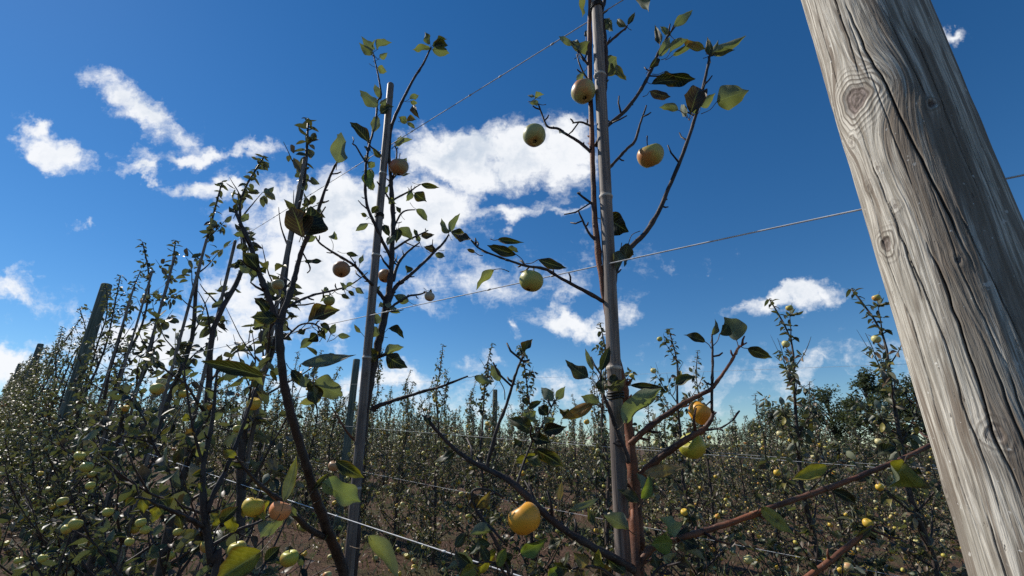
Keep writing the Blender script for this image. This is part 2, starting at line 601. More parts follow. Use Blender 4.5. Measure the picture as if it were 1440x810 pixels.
dirt = k.ss(k.noise(k.xyz(psi, k.m('MULTIPLY', zz, 0.25), 9.0), 190, 3, 0.7), 0.66, 0.72, 0, 0.7)
c = k.mix(dirt, c, (0.07, 0.055, 0.045))
c = k.mix(crack, c, (0.022, 0.017, 0.013))
hgt = k.m('ADD', k.m('MULTIPLY', lines, 0.9), k.m('MULTIPLY', rings, 0.25))
hgt = k.m('ADD', hgt, k.m('MULTIPLY', fine, 0.7))
hgt = k.m('SUBTRACT', hgt, k.m('MULTIPLY', k.ss(patch, 0.5, 0.6), 0.4))
hgt = k.m('SUBTRACT', hgt, k.m('MULTIPLY', dirt, 0.8))
finish(k, c, 0.8, hgt, 0.60, 0.0014, 0.2)

PD, PAZ = 0.82 * K, R(45.9)
PC = np.array([PD * math.sin(PAZ), PD * math.cos(PAZ)])
PR = PD * math.sin(R(5.27))


def on_post(px, py):
    r = ray(px, py)
    a_ = r[0] ** 2 + r[1] ** 2
    b_ = -2 * (r[0] * PC[0] + r[1] * PC[1])
    c_ = float(PC @ PC) - PR ** 2
    disc = b_ * b_ - 4 * a_ * c_
    t = (-b_ - math.sqrt(max(disc, 0))) / (2 * a_)
    q = r * t
    return math.atan2(q[1] - PC[1], q[0] - PC[0]), q[2]


NA, NZ = 460, 1000
z0, z1 = -1.50, 1.62
tf = math.atan2(-PC[1], -PC[0])          # the side turned to us is meshed most finely
th = np.concatenate([np.linspace(tf - 1.75, tf + 1.75, 400, endpoint=False), np.linspace(tf + 1.75, tf + 2 * math.pi - 1.75, 60, endpoint=False)])
th = (th + math.pi) % (2 * math.pi) - math.pi
zv = np.concatenate([np.linspace(z0, -0.46, 60, endpoint=False), np.linspace(-0.46, 1.28, NZ - 100, endpoint=False), np.linspace(1.28, z1, 40)])
TH, ZV = np.meshgrid(th, zv, indexing='xy')      # rows: z
wrap = lambda a: (a + math.pi) % (2 * math.pi) - math.pi
prng = random.Random(3)
knots = [(1205, 140, 0.0235, 1.0, 1), (1310, 147, 0.006, 0.6, 1), (1247, 343, 0.011, 0.5, .8), (1259, 290, 0.005, 0.3, .3), (1348, 366, 0.004, .3, .5),
         (1200, 200, 0.006, .4, 0.25), (1222, 262, 0.005, .4, .2), (1400, 610, 0.010, 0.5, .4), (1330, 690, 0.006, .4, .3), (1235, 236, .004, .3, .2)]
THR = (TH - tf + math.pi) % (2 * math.pi) - math.pi      # angle from the side turned to us: its seam is at the back
U = THR * PR
psi_ = np.copy(U)
knot_ = np.zeros_like(U); kr_ = np.zeros_like(U); heart_ = np.zeros_like(U); disp = np.zeros_like(U)
allk = [(on_post(a, b), r_ * K, s_, hh) for (a, b, r_, s_, hh) in knots]
for q in range(9):
    allk.append(((prng.uniform(-math.pi, math.pi), prng.uniform(-.9, 1.9)), prng.uniform(.003, .007), .5, .5))
for ((kt, kz), r_, s_, hh) in allk:
    du = wrap(TH - kt) * PR
    dz_ = (ZV - kz) / 1.25
    wob = 1 + 0.10 * np.sin(3 * np.arctan2(dz_, du) + kt * 7) + 0.04 * np.sin(7 * np.arctan2(dz_, du))
    r2 = du * du + dz_ * dz_ + 1e-9
    rr_ = np.sqrt(r2)
    a2_ = (r_ * 1.9) ** 2
    fall = np.exp(-(rr_ / (r_ * 3.4)) ** 2)
    psi_ -= du * np.minimum(a2_ / r2, 1.0) * fall * (0.75 if r_ > 0.012 else 0.40 if s_ > .55 else .22)
    wk = np.clip((r_ * 2.3 - rr_ * wob) / (r_ * 1.2), 0, 1)
    knot_ = np.maximum(knot_, wk * (1 if r_ > .008 else .6))
    kr_ = np.where(wk > 0, rr_ * wob, kr_)
    hw = np.clip((r_ * 0.85 - rr_ * wob) / (r_ * 0.25), 0, 1) * hh
    heart_ = np.maximum(heart_, hw)
    disp += 0.0030 * s_ * np.exp(-((rr_ / (r_ * 2.4)) ** 2)) - 0.0022 * hw
wv = 0.003 * (smooth_noise2(ZV * 4, THR * 2 + 9, 11) - 0.5) + 0.004 * (smooth_noise2(ZV * 13, THR * 4, 12) - 0.5)
psi_ = psi_ + wv
crack_ = np.zeros_like(U)
polys = [
    ([(1187, 0), (1200, 30), (1217, 70), (1233, 97), (1247, 120), (1260, 150), (1277, 187), (1295, 222), (1315, 262), (1335, 302), (1352, 340), (1372, 385)], .0022, 1.0),
    ([(1300, 335), (1329, 400), (1345, 448), (1364, 501), (1380, 555), (1394, 603), (1418, 655), (1440, 705)], .0020, 1.0),
    ([(1345, 290), (1375, 350), (1400, 400), (1440, 485)], .0012, .8),
    ([(1205, 165), (1215, 195), (1232, 245), (1250, 290), (1262, 320), (1283, 370), (1300, 410), (1330, 480), (1352, 560), (1385, 650), (1420, 760)], .0014, .9),
    ([(1212, 235), (1222, 265), (1238, 325), (1252, 375), (1268, 420), (1283, 450), (1300, 515), (1323, 600), (1344, 663), (1372, 740), (1394, 805)], .0012, .85),
    ([(1150, 20), (1162, 65), (1175, 105), (1184, 130)], .0012, .8),
    ([(1235, 0), (1262, 50), (1290, 110), (1310, 150)], .0009, .7),
    ([(1268, 10), (1300, 80), (1330, 160), (1352, 215)], .0008, .6),
    ([(1172, 0), (1190, 45), (1205, 90)], .0009, .7),
    ([(1305, 255), (1330, 315), (1352, 380), (1385, 450), (1420, 520)], .0009, .6),
    ([(1240, 410), (1262, 490), (1285, 570), (1305, 640), (1330, 740), (1345, 800)], .0009, .7),
    ([(1330, 110), (1355, 180), (1385, 250), (1412, 320)], .0010, .7)]
cr = []
for (pl, wd, st) in polys:
    q = sorted([on_post(a, b)[::-1] for (a, b) in pl])
    cr.append((np.array([a for a, b in q]), np.unwrap(np.array([b for a, b in q])), (wd * .8 if wd > .0019 else wd * .5) * K * .55, st if wd > .0019 else st * .85))
for q in range(110):
    zc = prng.uniform(-1, 2.0); ln = prng.choice((.08, .12, .2, .35, .6)) * prng.uniform(.7, 1.4); t0 = prng.uniform(-math.pi, math.pi)
    za = np.linspace(zc - ln / 2, zc + ln / 2, 12)
    cr.append((za, t0 - 0.05 * (za - zc) * 4 + 0.02 * np.sin(za * 9 + q), prng.uniform(.00022, .0005), prng.uniform(.4, .9)))
for (za, ta, wd, st) in cr:
    rows = (zv > za[0]) & (zv < za[-1])
    if not rows.any(): continue
    tc = np.interp(zv[rows], za, ta)
    tp = np.clip(np.minimum(zv[rows] - za[0], za[-1] - zv[rows]) / (0.18 * (za[-1] - za[0]) + 1e-6), 0, 1) ** 0.6
    jit = 0.0016 * (smooth_noise2(zv[rows] * 70, zv[rows] * 0 + wd * 1e4, 4) - 0.5)
    du = wrap(TH[rows] - tc[:, None]) * PR + jit[:, None]
    ww = (wd * tp + 0.00022)[:, None]
    e = np.exp(-(du / ww) ** 2) * st * tp[:, None]
    crack_[rows] = np.maximum(crack_[rows], e)
disp -= crack_ * 0.0028
disp += 0.0003 * (smooth_noise2(psi_ * 330, ZV * 9, 21) - 0.5) + 0.0006 * (smooth_noise2(psi_ * 110, ZV * 4, 22) - 0.5) + 0.0008 * (smooth_noise2(U * 40, ZV * 30, 23) - .5)
RR = PR + disp
V = np.stack([(RR * np.cos(TH)).ravel(), (RR * np.sin(TH)).ravel(), (ZV - z0).ravel()], axis=1)
F = []
nzv = len(zv)
for j in range(nzv - 1):
    b_ = j * NA
    for i in range(NA):
        i2 = (i + 1) % NA
        F.append((b_ + i, b_ + i2, b_ + NA + i2, b_ + NA + i))
F.append(tuple((nzv - 1) * NA + i for i in range(NA)))
me = bpy.data.meshes.new('wooden_post')
me.from_pydata(V.tolist(), [], F)
me.polygons.foreach_set('use_smooth', [True] * len(F))
me.materials.append(m_post)
for nm, arr in (('psi', psi_), ('zz', ZV), ('crack', np.clip(crack_ * 1.25, 0, 1)), ('knot', knot_), ('kr', kr_), ('heart', heart_)):
    at = me.attributes.new(nm, 'FLOAT', 'POINT')
    at.data.foreach_set('value', arr.ravel().astype(np.float32))
post = bpy.data.objects.new('wooden_post', me)
COL.objects.link(post)
post.location = (PC[0], PC[1], z0)
tag(post, 'huge cracked grey wooden post with a swirling knot, closest thing on the right', 'post')

# ------------------------------------------------------------------ trellis posts farther off
m_post2, k = material('green grey treated post wood')
P = k.n('ShaderNodeTexCoord').outputs['Object']
st_ = k.noise(k.vm('MULTIPLY', P, (60, 60, 2.5)), 1.0, 4, 0.6)
c = k.mix(k.ss(st_, 0.3, 0.7), (0.075, 0.090, 0.070), (0.20, 0.215, 0.175))
finish(k, c, 0.85, st_, 0.6, 0.01, 0.2)


def far_post(n, s, H, r_, label, lean=(0, 0)):
    mb = MB()
    pr_ = random.Random(int(n * 100 + s * 10))
    hs_ = np.linspace(-0.1, H, 14)
    pts = [(lean[0] * h_, lean[1] * h_, h_) for h_ in hs_] + [(lean[0] * H, lean[1] * H, H + 0.012)]
    mb.tube(pts, [r_ * (1.05 - 0.1 * h_ / H) * (1 + pr_.gauss(0, .01)) for h_ in hs_] + [r_ * 0.82], 20)
    o = mb.build('trellis_post', m_post2, loc=site(n, s))
    return tag(o, label, 'post', 'round trellis posts standing in the rows')


ROW1 = 0.925 * K
far_post(0.72, 7.86, 2.97, 0.064, 'round grey-green post rising from the dense row at left, nearest of the left row')
far_post(0.72, 18.6, 3.0, 0.075, 'second grey-green post farther up the left row, at the left edge')
far_post(0.72, 29.2, 3.0, 0.075, 'farthest grey-green post at the far end of the left row, almost hidden')
far_post(3.95, 6.95, 2.5, 0.058, 'grey post just behind the left bamboo cane, in the second row')
far_post(7.1, 6.8, 2.42, 0.052, 'thin grey post against the sky in the middle of the third row')
far_post(10.3, 6.3, 1.9, 0.06, 'short grey post just left of the central cane, deep in the orchard')
far_post(3.95, 17.0, 2.5, 0.058, 'distant post of the second row behind the leafy left trees')

# ------------------------------------------------------------------ wires
m_wire, k = material('galvanised wire')
P = k.n('ShaderNodeTexCoord').outputs['Object']
c = k.mix(k.ss(k.noise(P, 60, 3, 0.6), 0.4, 0.7), (0.66, 0.67, 0.68), (0.48, 0.47, 0.46))
finish(k, c, 0.6, None, spec=0.3)


def wire(n, h, s0, s1, label, r_=0.00125, knots_=()):
    mb = MB()
    ss2 = np.arange(s0, s1 + 0.01, 0.53)
    o0 = site(n, s0)
    pts = []
    for s in ss2:
        f = ((s + 0.065) / 10.7) % 1.0
        pts.append(site(n, s, h - 0.012 * 4 * f * (1 - f)) - o0)
    mb.tube(pts, [r_] * len(pts), 8)
    for s in knots_:
        q = site(n, s, h - 0.012 * 4 * (((s + .065) / 10.7) % 1.0) * (1 - ((s + .065) / 10.7) % 1.0)) - o0
        mb.tube([q - DV * .006, q - DV * .003, q + DV * .003, q + DV * .006], [r_ * 1.05, r_ * 1.9, r_ * 1.9, r_ * 1.05], 8)
    o = mb.build('trellis_wire', m_wire, loc=o0)
    return tag(o, label, 'wire', 'trellis wires strung between the posts')


def h_at(px, py, n):
    q = on_plane(px, py, n)
    s = float(q @ DV)
    f = ((s + 0.065) / 10.7) % 1.0
    return q[2] - float(ground_z(n, s)) + 0.012 * 4 * f * (1 - f)


W1, W2, W3 = 0.93 * K, 0.893 * K, 0.90 * K
H1, H2, H3 = h_at(860, 10, W1), h_at(860, 370, W2), h_at(420, 708, W3)
H2 = 0.5 * (H2 + h_at(1196, 297, W2))
kk = [prng.uniform(0, 3) for _ in range(14)]
wire(W1, H1, -2.5, 42, 'top wire of the nearest row, rising past the head of the central cane', knots_=kk)
wire(W2, H2, -2.5, 42, 'middle wire of the nearest row, passing behind the huge post and over the central cane', knots_=kk[::2])
wire(W3, H3, -2.5, 42, 'lowest wire of the nearest row, crossing the bottom centre of the picture', knots_=kk[1::2])
wire(3.86, 1.46, -4, 40, 'bright wire of the second row, level with the apple beside the long right branch', r_=0.0014)
wire(3.86, 0.86, -4, 40, 'lower wire of the second row, running behind the ripe orange apple', r_=0.0014)
wire(7.06, 1.52, -6, 40, 'thin wire in the third row among the leaves', r_=0.0018)
wire(3.86, 2.1, -4, 40, 'thin high wire of the second row against the sky', r_=0.0010)

# ------------------------------------------------------------------ canes (stakes)
m_cane, k = material('weathered bamboo cane')
P = k.n('ShaderNodeTexCoord').outputs['Object']
st_ = k.noise(k.vm('MULTIPLY', P, (230, 230, 3.0)), 1.0, 4, 0.6)
bl = k.noise(k.vm('MULTIPLY', P, (14, 14, 4)), 1.0, 4, 0.6)
c = k.mix(k.ss(st_, 0.3, 0.7), (0.115, 0.088, 0.072), (0.30, 0.245, 0.205))
c = k.mix(k.ss(bl, 0.48, 0.66, 0, 0.8), c, (0.085, 0.066, 0.060))
c = k.mix(k.ss(k.attr('col', 'Color'), 0.6, 0.9), c, (0.52, 0.46, 0.38))
c = k.mix(k.ss(k.noise(k.vm('MULTIPLY', P, (90, 90, 25)), 1.0, 5, 0.7), 0.56, 0.70, 0, 0.75), c, (0.045, 0.036, 0.032))
finish(k, c, 0.6, st_, 0.4, 0.003, 0.35)


m_tie, k = material('black tie')
finish(k, (0.015, 0.015, 0.017), 0.5)


def cane(p_top, p_low, r_top, r_low, label, nodes, group='bamboo canes the trees are tied to', foot=None, ties=()):
    """p_low is continued down to the ground"""
    d = unit(np.array(p_low) - np.array(p_top))
    q = np.array(p_low, dtype=float)
    if foot is None:
        gz = float(ground_z(q @ NV, q @ DV)) - 0.05
        q = q + d * ((gz - q[2]) / d[2])
    else:
        q = foot
    L = np.linalg.norm(np.array(p_top) - q)
    ax = (np.array(p_top) - q) / L
    mb = MB()
    hs_ = [0.0]; rs = [r_low]; cs = [0]
    for t in nodes:
        rm = r_low + (r_top - r_low) * t
        for (o_, m_) in ((-.012, 1.0), (-.005, 1.035), (-.0022, 1.12), (0, 1.14), (.0020, 1.08), (.0035, .965), (.008, .985), (.02, 1.0)):
            hs_.append(t * L + o_); rs.append(rm * m_); cs.append(1 if -.004 < o_ < .003 else 0)
    hs_ += [L - .004, L]; rs += [r_top, r_top * .86]; cs += [0, 0]
    mb.tube([ax * h_ for h_ in hs_], rs, 20)
    C = np.repeat(np.array(cs, dtype=float), 20)
    mb.c[-1] = np.stack([C, C, C], axis=1)
    o = mb.build('bamboo_cane', m_cane, loc=q)
    for t in ties:
        tb = MB()
        rm = r_low + (r_top - r_low) * t
        base = ax * (t * L)
        u_ = unit(np.cross(ax, [1, 0, 0])); v_ = np.cross(ax, u_)
        for w_ in range(3):
            loop = [base + ax * (.0045 * w_ + .0016 * math.sin(a * 2)) + (u_ * math.cos(a) + v_ * math.sin(a)) * (rm + .0016) for a in np.linspace(0, 2 * math.pi, 17)]
            tb.tube(loop, [.0018] * 17, 5, caps=False)
        tb.tube([base + u_ * (rm + .001), base + u_ * (rm + .012) + ax * .006, base + u_ * (rm + .022) - ax * .010], [.0016, .0014, .001], 5)
        tb.build('tie', m_tie, o)
    return tag(o, label, 'cane', group)

# ================================================================== the traced trees nearest to us
GREEN, DARK, YEL, BROWN, PALE, ORG, BRIGHT, TAN, REDD, OLIVE = (
    (0.034, 0.044, 0.018), (0.016, 0.020, 0.012), (0.30, 0.26, 0.045), (0.060, 0.034, 0.024), (0.16, 0.165, 0.13), (0.32, 0.15, 0.025),
    (0.18, 0.23, 0.06), (0.28, 0.19, 0.10), (0.10, 0.028, 0.020), (0.046, 0.046, 0.020))
CC = dict(g=GREEN, d=DARK, y=YEL, b=BROWN, p=PALE, o=ORG, G=BRIGHT, t=TAN, r=REDD, v=OLIVE)


class Hero:
    def __init__(s, name, label, az, d, foot_px, group=None):
        s.f = Facing(az, d)
        p = s.f.p(*foot_px)
        gz = float(ground_z(p @ NV, p @ DV))
        s.o = np.array([p[0], p[1], gz])
        s.root = tag(empty(name, s.o), label, 'apple tree', group)
        s.rr = random.Random(int(az * 10) + 99)

    def pt(s, q):
        return s.f.p(q[0], q[1], q[2] if len(q) > 2 else 0.0)

    def limb(s, name, pts, spurs=0, mat=None, leaves=(), k=5, label=None, sides=10, ground=False):
        """pts: (px, py, offset, radius in px)"""
        P = [s.pt(q) for q in pts]
        rad = [q[3] * 0.84 * s.f.scale(p) for q, p in zip(pts, P)]
        if ground:
            b = P[0].copy(); b[2] = s.o[2] - 0.04
            P = [b] + P; rad = [rad[0] * 1.25] + rad
        mb = MB()
        mb.tube([p - s.o for p in P], rad, sides, (1, 1, 1), smooth_k=k, rr=s.rr)
        for q in range(spurs):
            i = s.rr.randrange(len(P) - 1); t = s.rr.random()
            a = P[i] * (1 - t) + P[i + 1] * t; ra = rad[i] * (1 - t) + rad[i + 1] * t
            ax = unit(P[i + 1] - P[i])
            dr = unit(np.cross(ax, [s.rr.gauss(0, 1), s.rr.gauss(0, 1), s.rr.gauss(0, 1)]) + ax * 0.55)
            L = s.rr.uniform(0.008, 0.024) if s.rr.random() < .75 else s.rr.uniform(.03, .06)
            ax = unit(dr + ax * .5)
            mb.tube([a - s.o, a + dr * L * .6 - s.o, a + dr * L * .6 + ax * L * .4 - s.o], [max(ra * .55, .0016), max(ra * .4, .0018), .0013], 6, (.75, .7, .7))
        o = mb.build(name, mat or M_BARK, s.root)
        if label: o['label'] = label
        if leaves:
            s.leaves(leaves, o)
        return o

    def leaves(s, L, parent, lod=3):
        mb = MB(); st = mb
        for q in L:
            (bx, by, tx, ty, wd, cc) = q[:6]
            off = q[6] if len(q) > 6 else 0.0
            pet = q[7] if len(q) > 7 else None
            rr = s.rr
            b = s.f.p(bx, by, off)
            t = s.f.p(tx, ty, off + rr.uniform(-.012, .012))
            sc_ = s.f.scale(b)
            view = unit(-b)
            ax = unit(t - b)
            side = np.cross(ax, view)
            til = rr.uniform(-0.75, 0.75)
            n_ = unit(view * math.cos(til) + unit(side) * math.sin(til))
            if n_[2] < -0.1 and rr.random() < .6: n_ = -n_
            w_ = wd * sc_ / max(math.cos(til), .8)
            col = np.array(CC[cc]) * rr.uniform(.8, 1.2)
            C = np.tile(col, (len(GRIDS[lod][0]), 1))
            tt, ss2, _ = GRIDS[lod]
            if rr.random() < .5 or cc in 'yo':       # margins and tips turn yellow or brown
                e = np.clip((np.abs(ss2) * .7 + tt * .7 - rr.uniform(.55, .9)) * 3, 0, 1)[:, None]
                C = C * (1 - e * .7) + np.array(CC['b' if rr.random() < .5 else 'y']) * e * .7
            add_leaf(mb, b - s.o, t - s.o, w_, n_, rr, lod, fold=rr.uniform(.15, .6), curl=rr.uniform(-.22, .30), col=C, ruffle=rr.uniform(.3, 1.1), twist=rr.uniform(-.9, .9))
            if pet:
                p0 = s.f.p(pet[0], pet[1], pet[2] if len(pet) > 2 else off)
                mid_ = (p0 + b) / 2 + unit(np.cross(b - p0, view)) * np.linalg.norm(b - p0) * .10
            else:
                p0 = b - ax * 12 * sc_; mid_ = b - ax * 6 * sc_ + np.array([0, 0, -1.5 * sc_])
            st.tube([p0 - s.o, mid_ - s.o, b - s.o, b + (t - b) * .12 - s.o], [.0009, .0007, .0008, .0004], 5, (2.6, 2.3, 1.4), smooth_k=3, mi=1)
        o = mb.build('foliage', [M_LEAF, M_BARK], parent)
        return o

    def apple(s, px, py, r, off, col, stalk_to=None, label=None, tilt=None, rise=None):
        p = s.f.p(px, py, off)
        R_ = r * s.f.scale(p) * 0.98
        mb = apple_mb(R_, col, 32, 22, s.rr)
        o = mb.build('apple', M_APPLE, s.root, loc=p - s.o)
        tl = tilt or (s.rr.uniform(-.35, .35), s.rr.uniform(-.35, .35))
        o.rotation_euler = (tl[0], tl[1], s.rr.uniform(0, 6.28))
        if label: o['label'] = label
        st = MB()
        st.tube([(0, 0, R_ * .55), (R_ * .08, 0, R_ * .95), (R_ * .25, R_ * .1, R_ * 1.45)], [.0012, .0011, .0016], 6, (.8, .7, .6), smooth_k=3)
        st.build('stalk', M_BARK, o)
        cx = MB()
        for q in range(5):
            a = q * 1.256
            add_leaf(cx, (math.cos(a) * R_ * .05, math.sin(a) * R_ * .05, -R_ * .74), (math.cos(a + .3) * R_ * .20, math.sin(a + .3) * R_ * .20, -R_ * .83), R_ * .16, (0, 0, -1), s.rr, 1, col=(.05, .035, .02))
        cx.tube([(0, 0, -R_ * .66), (0, 0, -R_ * .76)], [R_ * .13, R_ * .10], 10, (.03, .02, .015))
        cx.build('calyx', M_BARK, o)
        return o


AY, AG, AO, AP = (0.70, 0.48, 0.045), (0.34, 0.33, 0.085), (0.80, 0.36, 0.030), (0.40, 0.39, 0.15)

# ---------------- tree 1: on the central cane
T = Hero('apple_tree', 'nearly bare apple tree tied to the tall central cane, large orange apple low at left', 12.5, 1.045, (900, 815))
T.limb('trunk', [(900, 830, .03, 9.5), (899, 770, .03, 9), (896, 720, .03, 8.5), (889, 660, .03, 8.5), (884, 600, .04, 8.2), (877, 550, .035, 8), (870, 520, .03, 7.5), (863, 480, .02, 6), (854, 440, -.0, 5),
                 (847, 400, -.01, 4.6), (841, 355, -.01, 5), (836, 300, -.01, 4.8), (834, 240, -.01, 4.4), (832, 180, -.01, 4.2), (830, 120, -.01, 4), (829, 60, -.01, 3.8), (830, 0, 0, 3.4), (832, -50, .01, 3), (836, -110, .02, 2.4)],
       spurs=16, ground=True, sides=14, mat=M_BARKRED)
T.limb('side_stem', [(898, 830, -.035, 7), (896, 780, -.035, 6.5), (893, 730, -.03, 6.5), (889, 690, -.02, 6)], spurs=3, mat=M_BARKRED, ground=True)
T.limb('branch', [(860, 440, 0, 3.5), (865, 385, .01, 4.2), (880, 355, .02, 4.4), (905, 330, .03, 4.2), (925, 300, .04, 3.8), (940, 265, .05, 3.5), (955, 230, .06, 3.3), (968, 195, .07, 3), (979, 160, .08, 2.8), (988, 125, .08, 2.6), (995, 95, .09, 2.2), (998, 78, .09, 1.6)], spurs=13,
       leaves=[(998, 78, 995, 52, 10, 'g', .09), (1000, 76, 1049, 50, 15, 'g', .09), (1005, 74, 1034, 70, 9, 'g', .09), (1000, 77, 1010, 56, 10, 'v', .09), (1008, 143, 1053, 127, 33, 'v', .09, (986, 160, .08)), (985, 150, 1006, 131, 14, 'p', .09, (978, 163, .08)),
               (971, 160, 984, 124, 28, 'b', .06), (966, 162, 958, 147, 12, 'd', .05), (954, 155, 927, 151, 11, 'p', .05, (966, 166, .06)), (974, 160, 985, 140, 10, 'y', .07),
               (884, 342, 878, 375, 16, 'v', -.02, (900, 325, .03)), (872, 352, 866, 380, 15, 'p', -.02)])
T.limb('branch', [(838, 205, .0, 3.4), (851, 180, .01, 3.2), (880, 155, .03, 3.1), (902, 125, .05, 2.8), (915, 100, .06, 2.5), (928, 70, .07, 2.1), (940, 50, .08, 1.7), (949, 38, .08, 1.3)], spurs=8,
       leaves=[(948, 38, 974, 14, 13, 'g', .08), (928, 62, 921, 35, 10, 'd', .07), (943, 50, 928, 37, 8, 'v', .08), (927, 79, 942, 52, 13, 'g', .06), (942, 74, 968, 55, 13, 'd', .08, (930, 84, .06)), (962, 58, 993, 69, 12, 'o', .09), (946, 78, 978, 60, 9, 'd', .10),
               (934, 101, 978, 111, 19, 'd', .07, (917, 104, .06)), (916, 118, 955, 114, 14, 'd', .05, (910, 115, .05)), (914, 128, 943, 136, 12, 'b', .05, (904, 136, .04)), (913, 96, 923, 81, 11, 'd', .05)])
T.limb('branch', [(850, 245, .0, 2.2), (858, 235, .01, 2.4), (870, 222, .02, 2.4), (882, 209, .03, 2.4), (893, 198, .04, 2.5), (900, 175, .05, 1.7), (907, 155, .06, 1.4), (909, 148, .06, 1.0)], spurs=3)
T.limb('branch', [(834, 217, -.01, 2.8), (815, 200, -.02, 2.5), (795, 188, -.03, 2.3), (785, 181, -.03, 2.2), (770, 178, -.04, 1.9), (763, 163, -.04, 1.5), (757, 146, -.05, 1.1)], spurs=4,
       leaves=[(757, 146, 744, 145, 8, 'p', -.05), (752, 139, 765, 133, 8, 'p', -.05), (752, 136, 742, 134, 4, 'b', -.05), (786, 182, 797, 188, 6, 'd', -.03)])
T.limb('branch', [(849, 424, -.01, 3.4), (820, 408, -.03, 3), (790, 392, -.05, 2.6), (765, 378, -.06, 2.4), (740, 374, -.07, 2.2), (715, 366, -.08, 1.9), (690, 357, -.08, 1.7), (672, 348, -.09, 1.5), (662, 337, -.09, 1.2)], spurs=11,
       leaves=[(726, 358, 685, 345, 14, 'd', -.08, (739, 374, -.07)), (700, 337, 737, 341, 9, 'g', -.09), (712, 350, 729, 355, 8, 'v', -.08), (757, 365, 797, 377, 13, 'd', -.07, (738, 371, -.07)), (695, 379, 670, 408, 12, 'y', -.10, (716, 382, -.08)), (662, 337, 634, 326, 12, 'b', -.09), (668, 355, 656, 350, 6, 'b', -.09)])
T.limb('branch', [(837, 290, -.01, 2.4), (825, 281, -.015, 2.1), (812, 271, -.02, 1.8)], spurs=2)
T.limb('branch', [(843, 343, -.01, 2.6), (830, 330, -.015, 2.2), (823, 318, -.02, 1.9), (817, 305, -.025, 1.6), (813, 296, -.03, 1.0)], spurs=2,
       leaves=[(850, 305, 884, 326, 29, 'd', .06, (838, 305, .02))])
T.limb('branch', [(832, 178, -.01, 1.9), (818, 172, -.02, 1.7), (805, 173, -.03, 1.2)], spurs=3)
T.limb('branch', [(830, 95, -.01, 2.2), (820, 82, -.02, 2), (812, 70, -.02, 1.8), (803, 58, -.03, 1.2)], spurs=2,
       leaves=[(804, 64, 786, 51, 9, 'y', -.03), (812, 73, 806, 57, 12, 'p', -.02), (816, 74, 831, 58, 18, 'v', -.01), (824, 52, 824, 42, 6, 'd', -.01)])
T.limb('branch', [(831, 116, -.015, 1.7), (822, 105, -.02, 1.6), (815, 90, -.03, 1.4), (811, 76, -.03, 1.0)], spurs=1,
       leaves=[(821, 101, 812, 115, 9, 'p', -.03)])
T.limb('branch', [(842, 75, .03, 2.6), (853, 63, .03, 2.2), (866, 51, .04, 2), (878, 41, .04, 1.5), (882, 36, .04, 1.1)], spurs=1,
       leaves=[(881, 37, 868, 27, 9, 'p', .04), (883, 35, 893, 17, 7, 'd', .04), (846, 42, 860, 28, 15, 'd', .04), (848, 28, 862, 44, 14, 'd', .04)])
T.limb('branch', [(850, 130, .035, 3.6), (852, 90, .035, 3.8), (850, 50, .035, 3.6), (846, 20, .03, 3.4), (850, 0, .03, 3), (858, -50, .05, 2.4)], spurs=3, mat=M_BARK,
       leaves=[(846, 104, 867, 80, 27, 'd', .05), (861, 90, 881, 113, 14, 'v', .06), (846, 118, 857, 112, 6, 'b', .05), (815, -12, 819, 25, 15, 'y', -.01), (889, -8, 912, 17, 15, 'b', .05), (850, 100, 866, 98, 18, 'd', .06)])
T.limb('branch', [(885, 625, .03, 5), (895, 616, .03, 5), (910, 603, .03, 5), (930, 588, .04, 4.6), (960, 568, .05, 4), (985, 555, .06, 3.5), (1000, 547, .06, 3.3), (1015, 528, .07, 2.6), (1030, 505, .08, 2.3), (1038, 490, .09, 1.9), (1050, 482, .10, 1.2)], spurs=7, mat=M_BARKRED,
       leaves=[(1036, 479, 1018, 446, 27, 'd', .08, (1036, 499, .08)), (1051, 490, 1086, 503, 15, 'v', .10), (886, 542, 933, 545, 9, 'd', .0), (950, 541, 976, 529, 14, 'g', .05, (946, 556, .05))])
T.limb('branch', [(1001, 577, .06, 2.2), (1001, 548, .06, 2.4), (1002, 520, .06, 2.0), (1002, 492, .06, 1.7), (1001, 470, .06, 1.4)], spurs=3,
       leaves=[(992, 481, 961, 471, 12, 'd', .06, (1000, 490, .06)), (1001, 472, 1005, 448, 9, 'p', .06), (1012, 470, 1024, 457, 15, 'g', .06, (1002, 487, .06))])
T.limb('branch', [(893, 676, .03, 7), (905, 665, .03, 6.6), (925, 645, .02, 6.2), (950, 628, .01, 5.6), (975, 612, .0, 5), (990, 603, .0, 4.4), (1000, 590, .0, 3.6), (1003, 578, .0, 2.4)], spurs=6, mat=M_BARKRED,
       leaves=[(905, 666, 964, 657, 16, 't', -.02), (902, 702, 913, 668, 14, 'G', -.04), (899, 706, 868, 688, 14, 'v', -.04), (905, 690, 895, 665, 12, 'v', -.03)])
T.limb('branch', [(985, 606, -.0, 2.0), (1000, 604, .01, 1.7), (1015, 601, .01, 1.4), (1032, 590, .02, 1.0)], spurs=2)
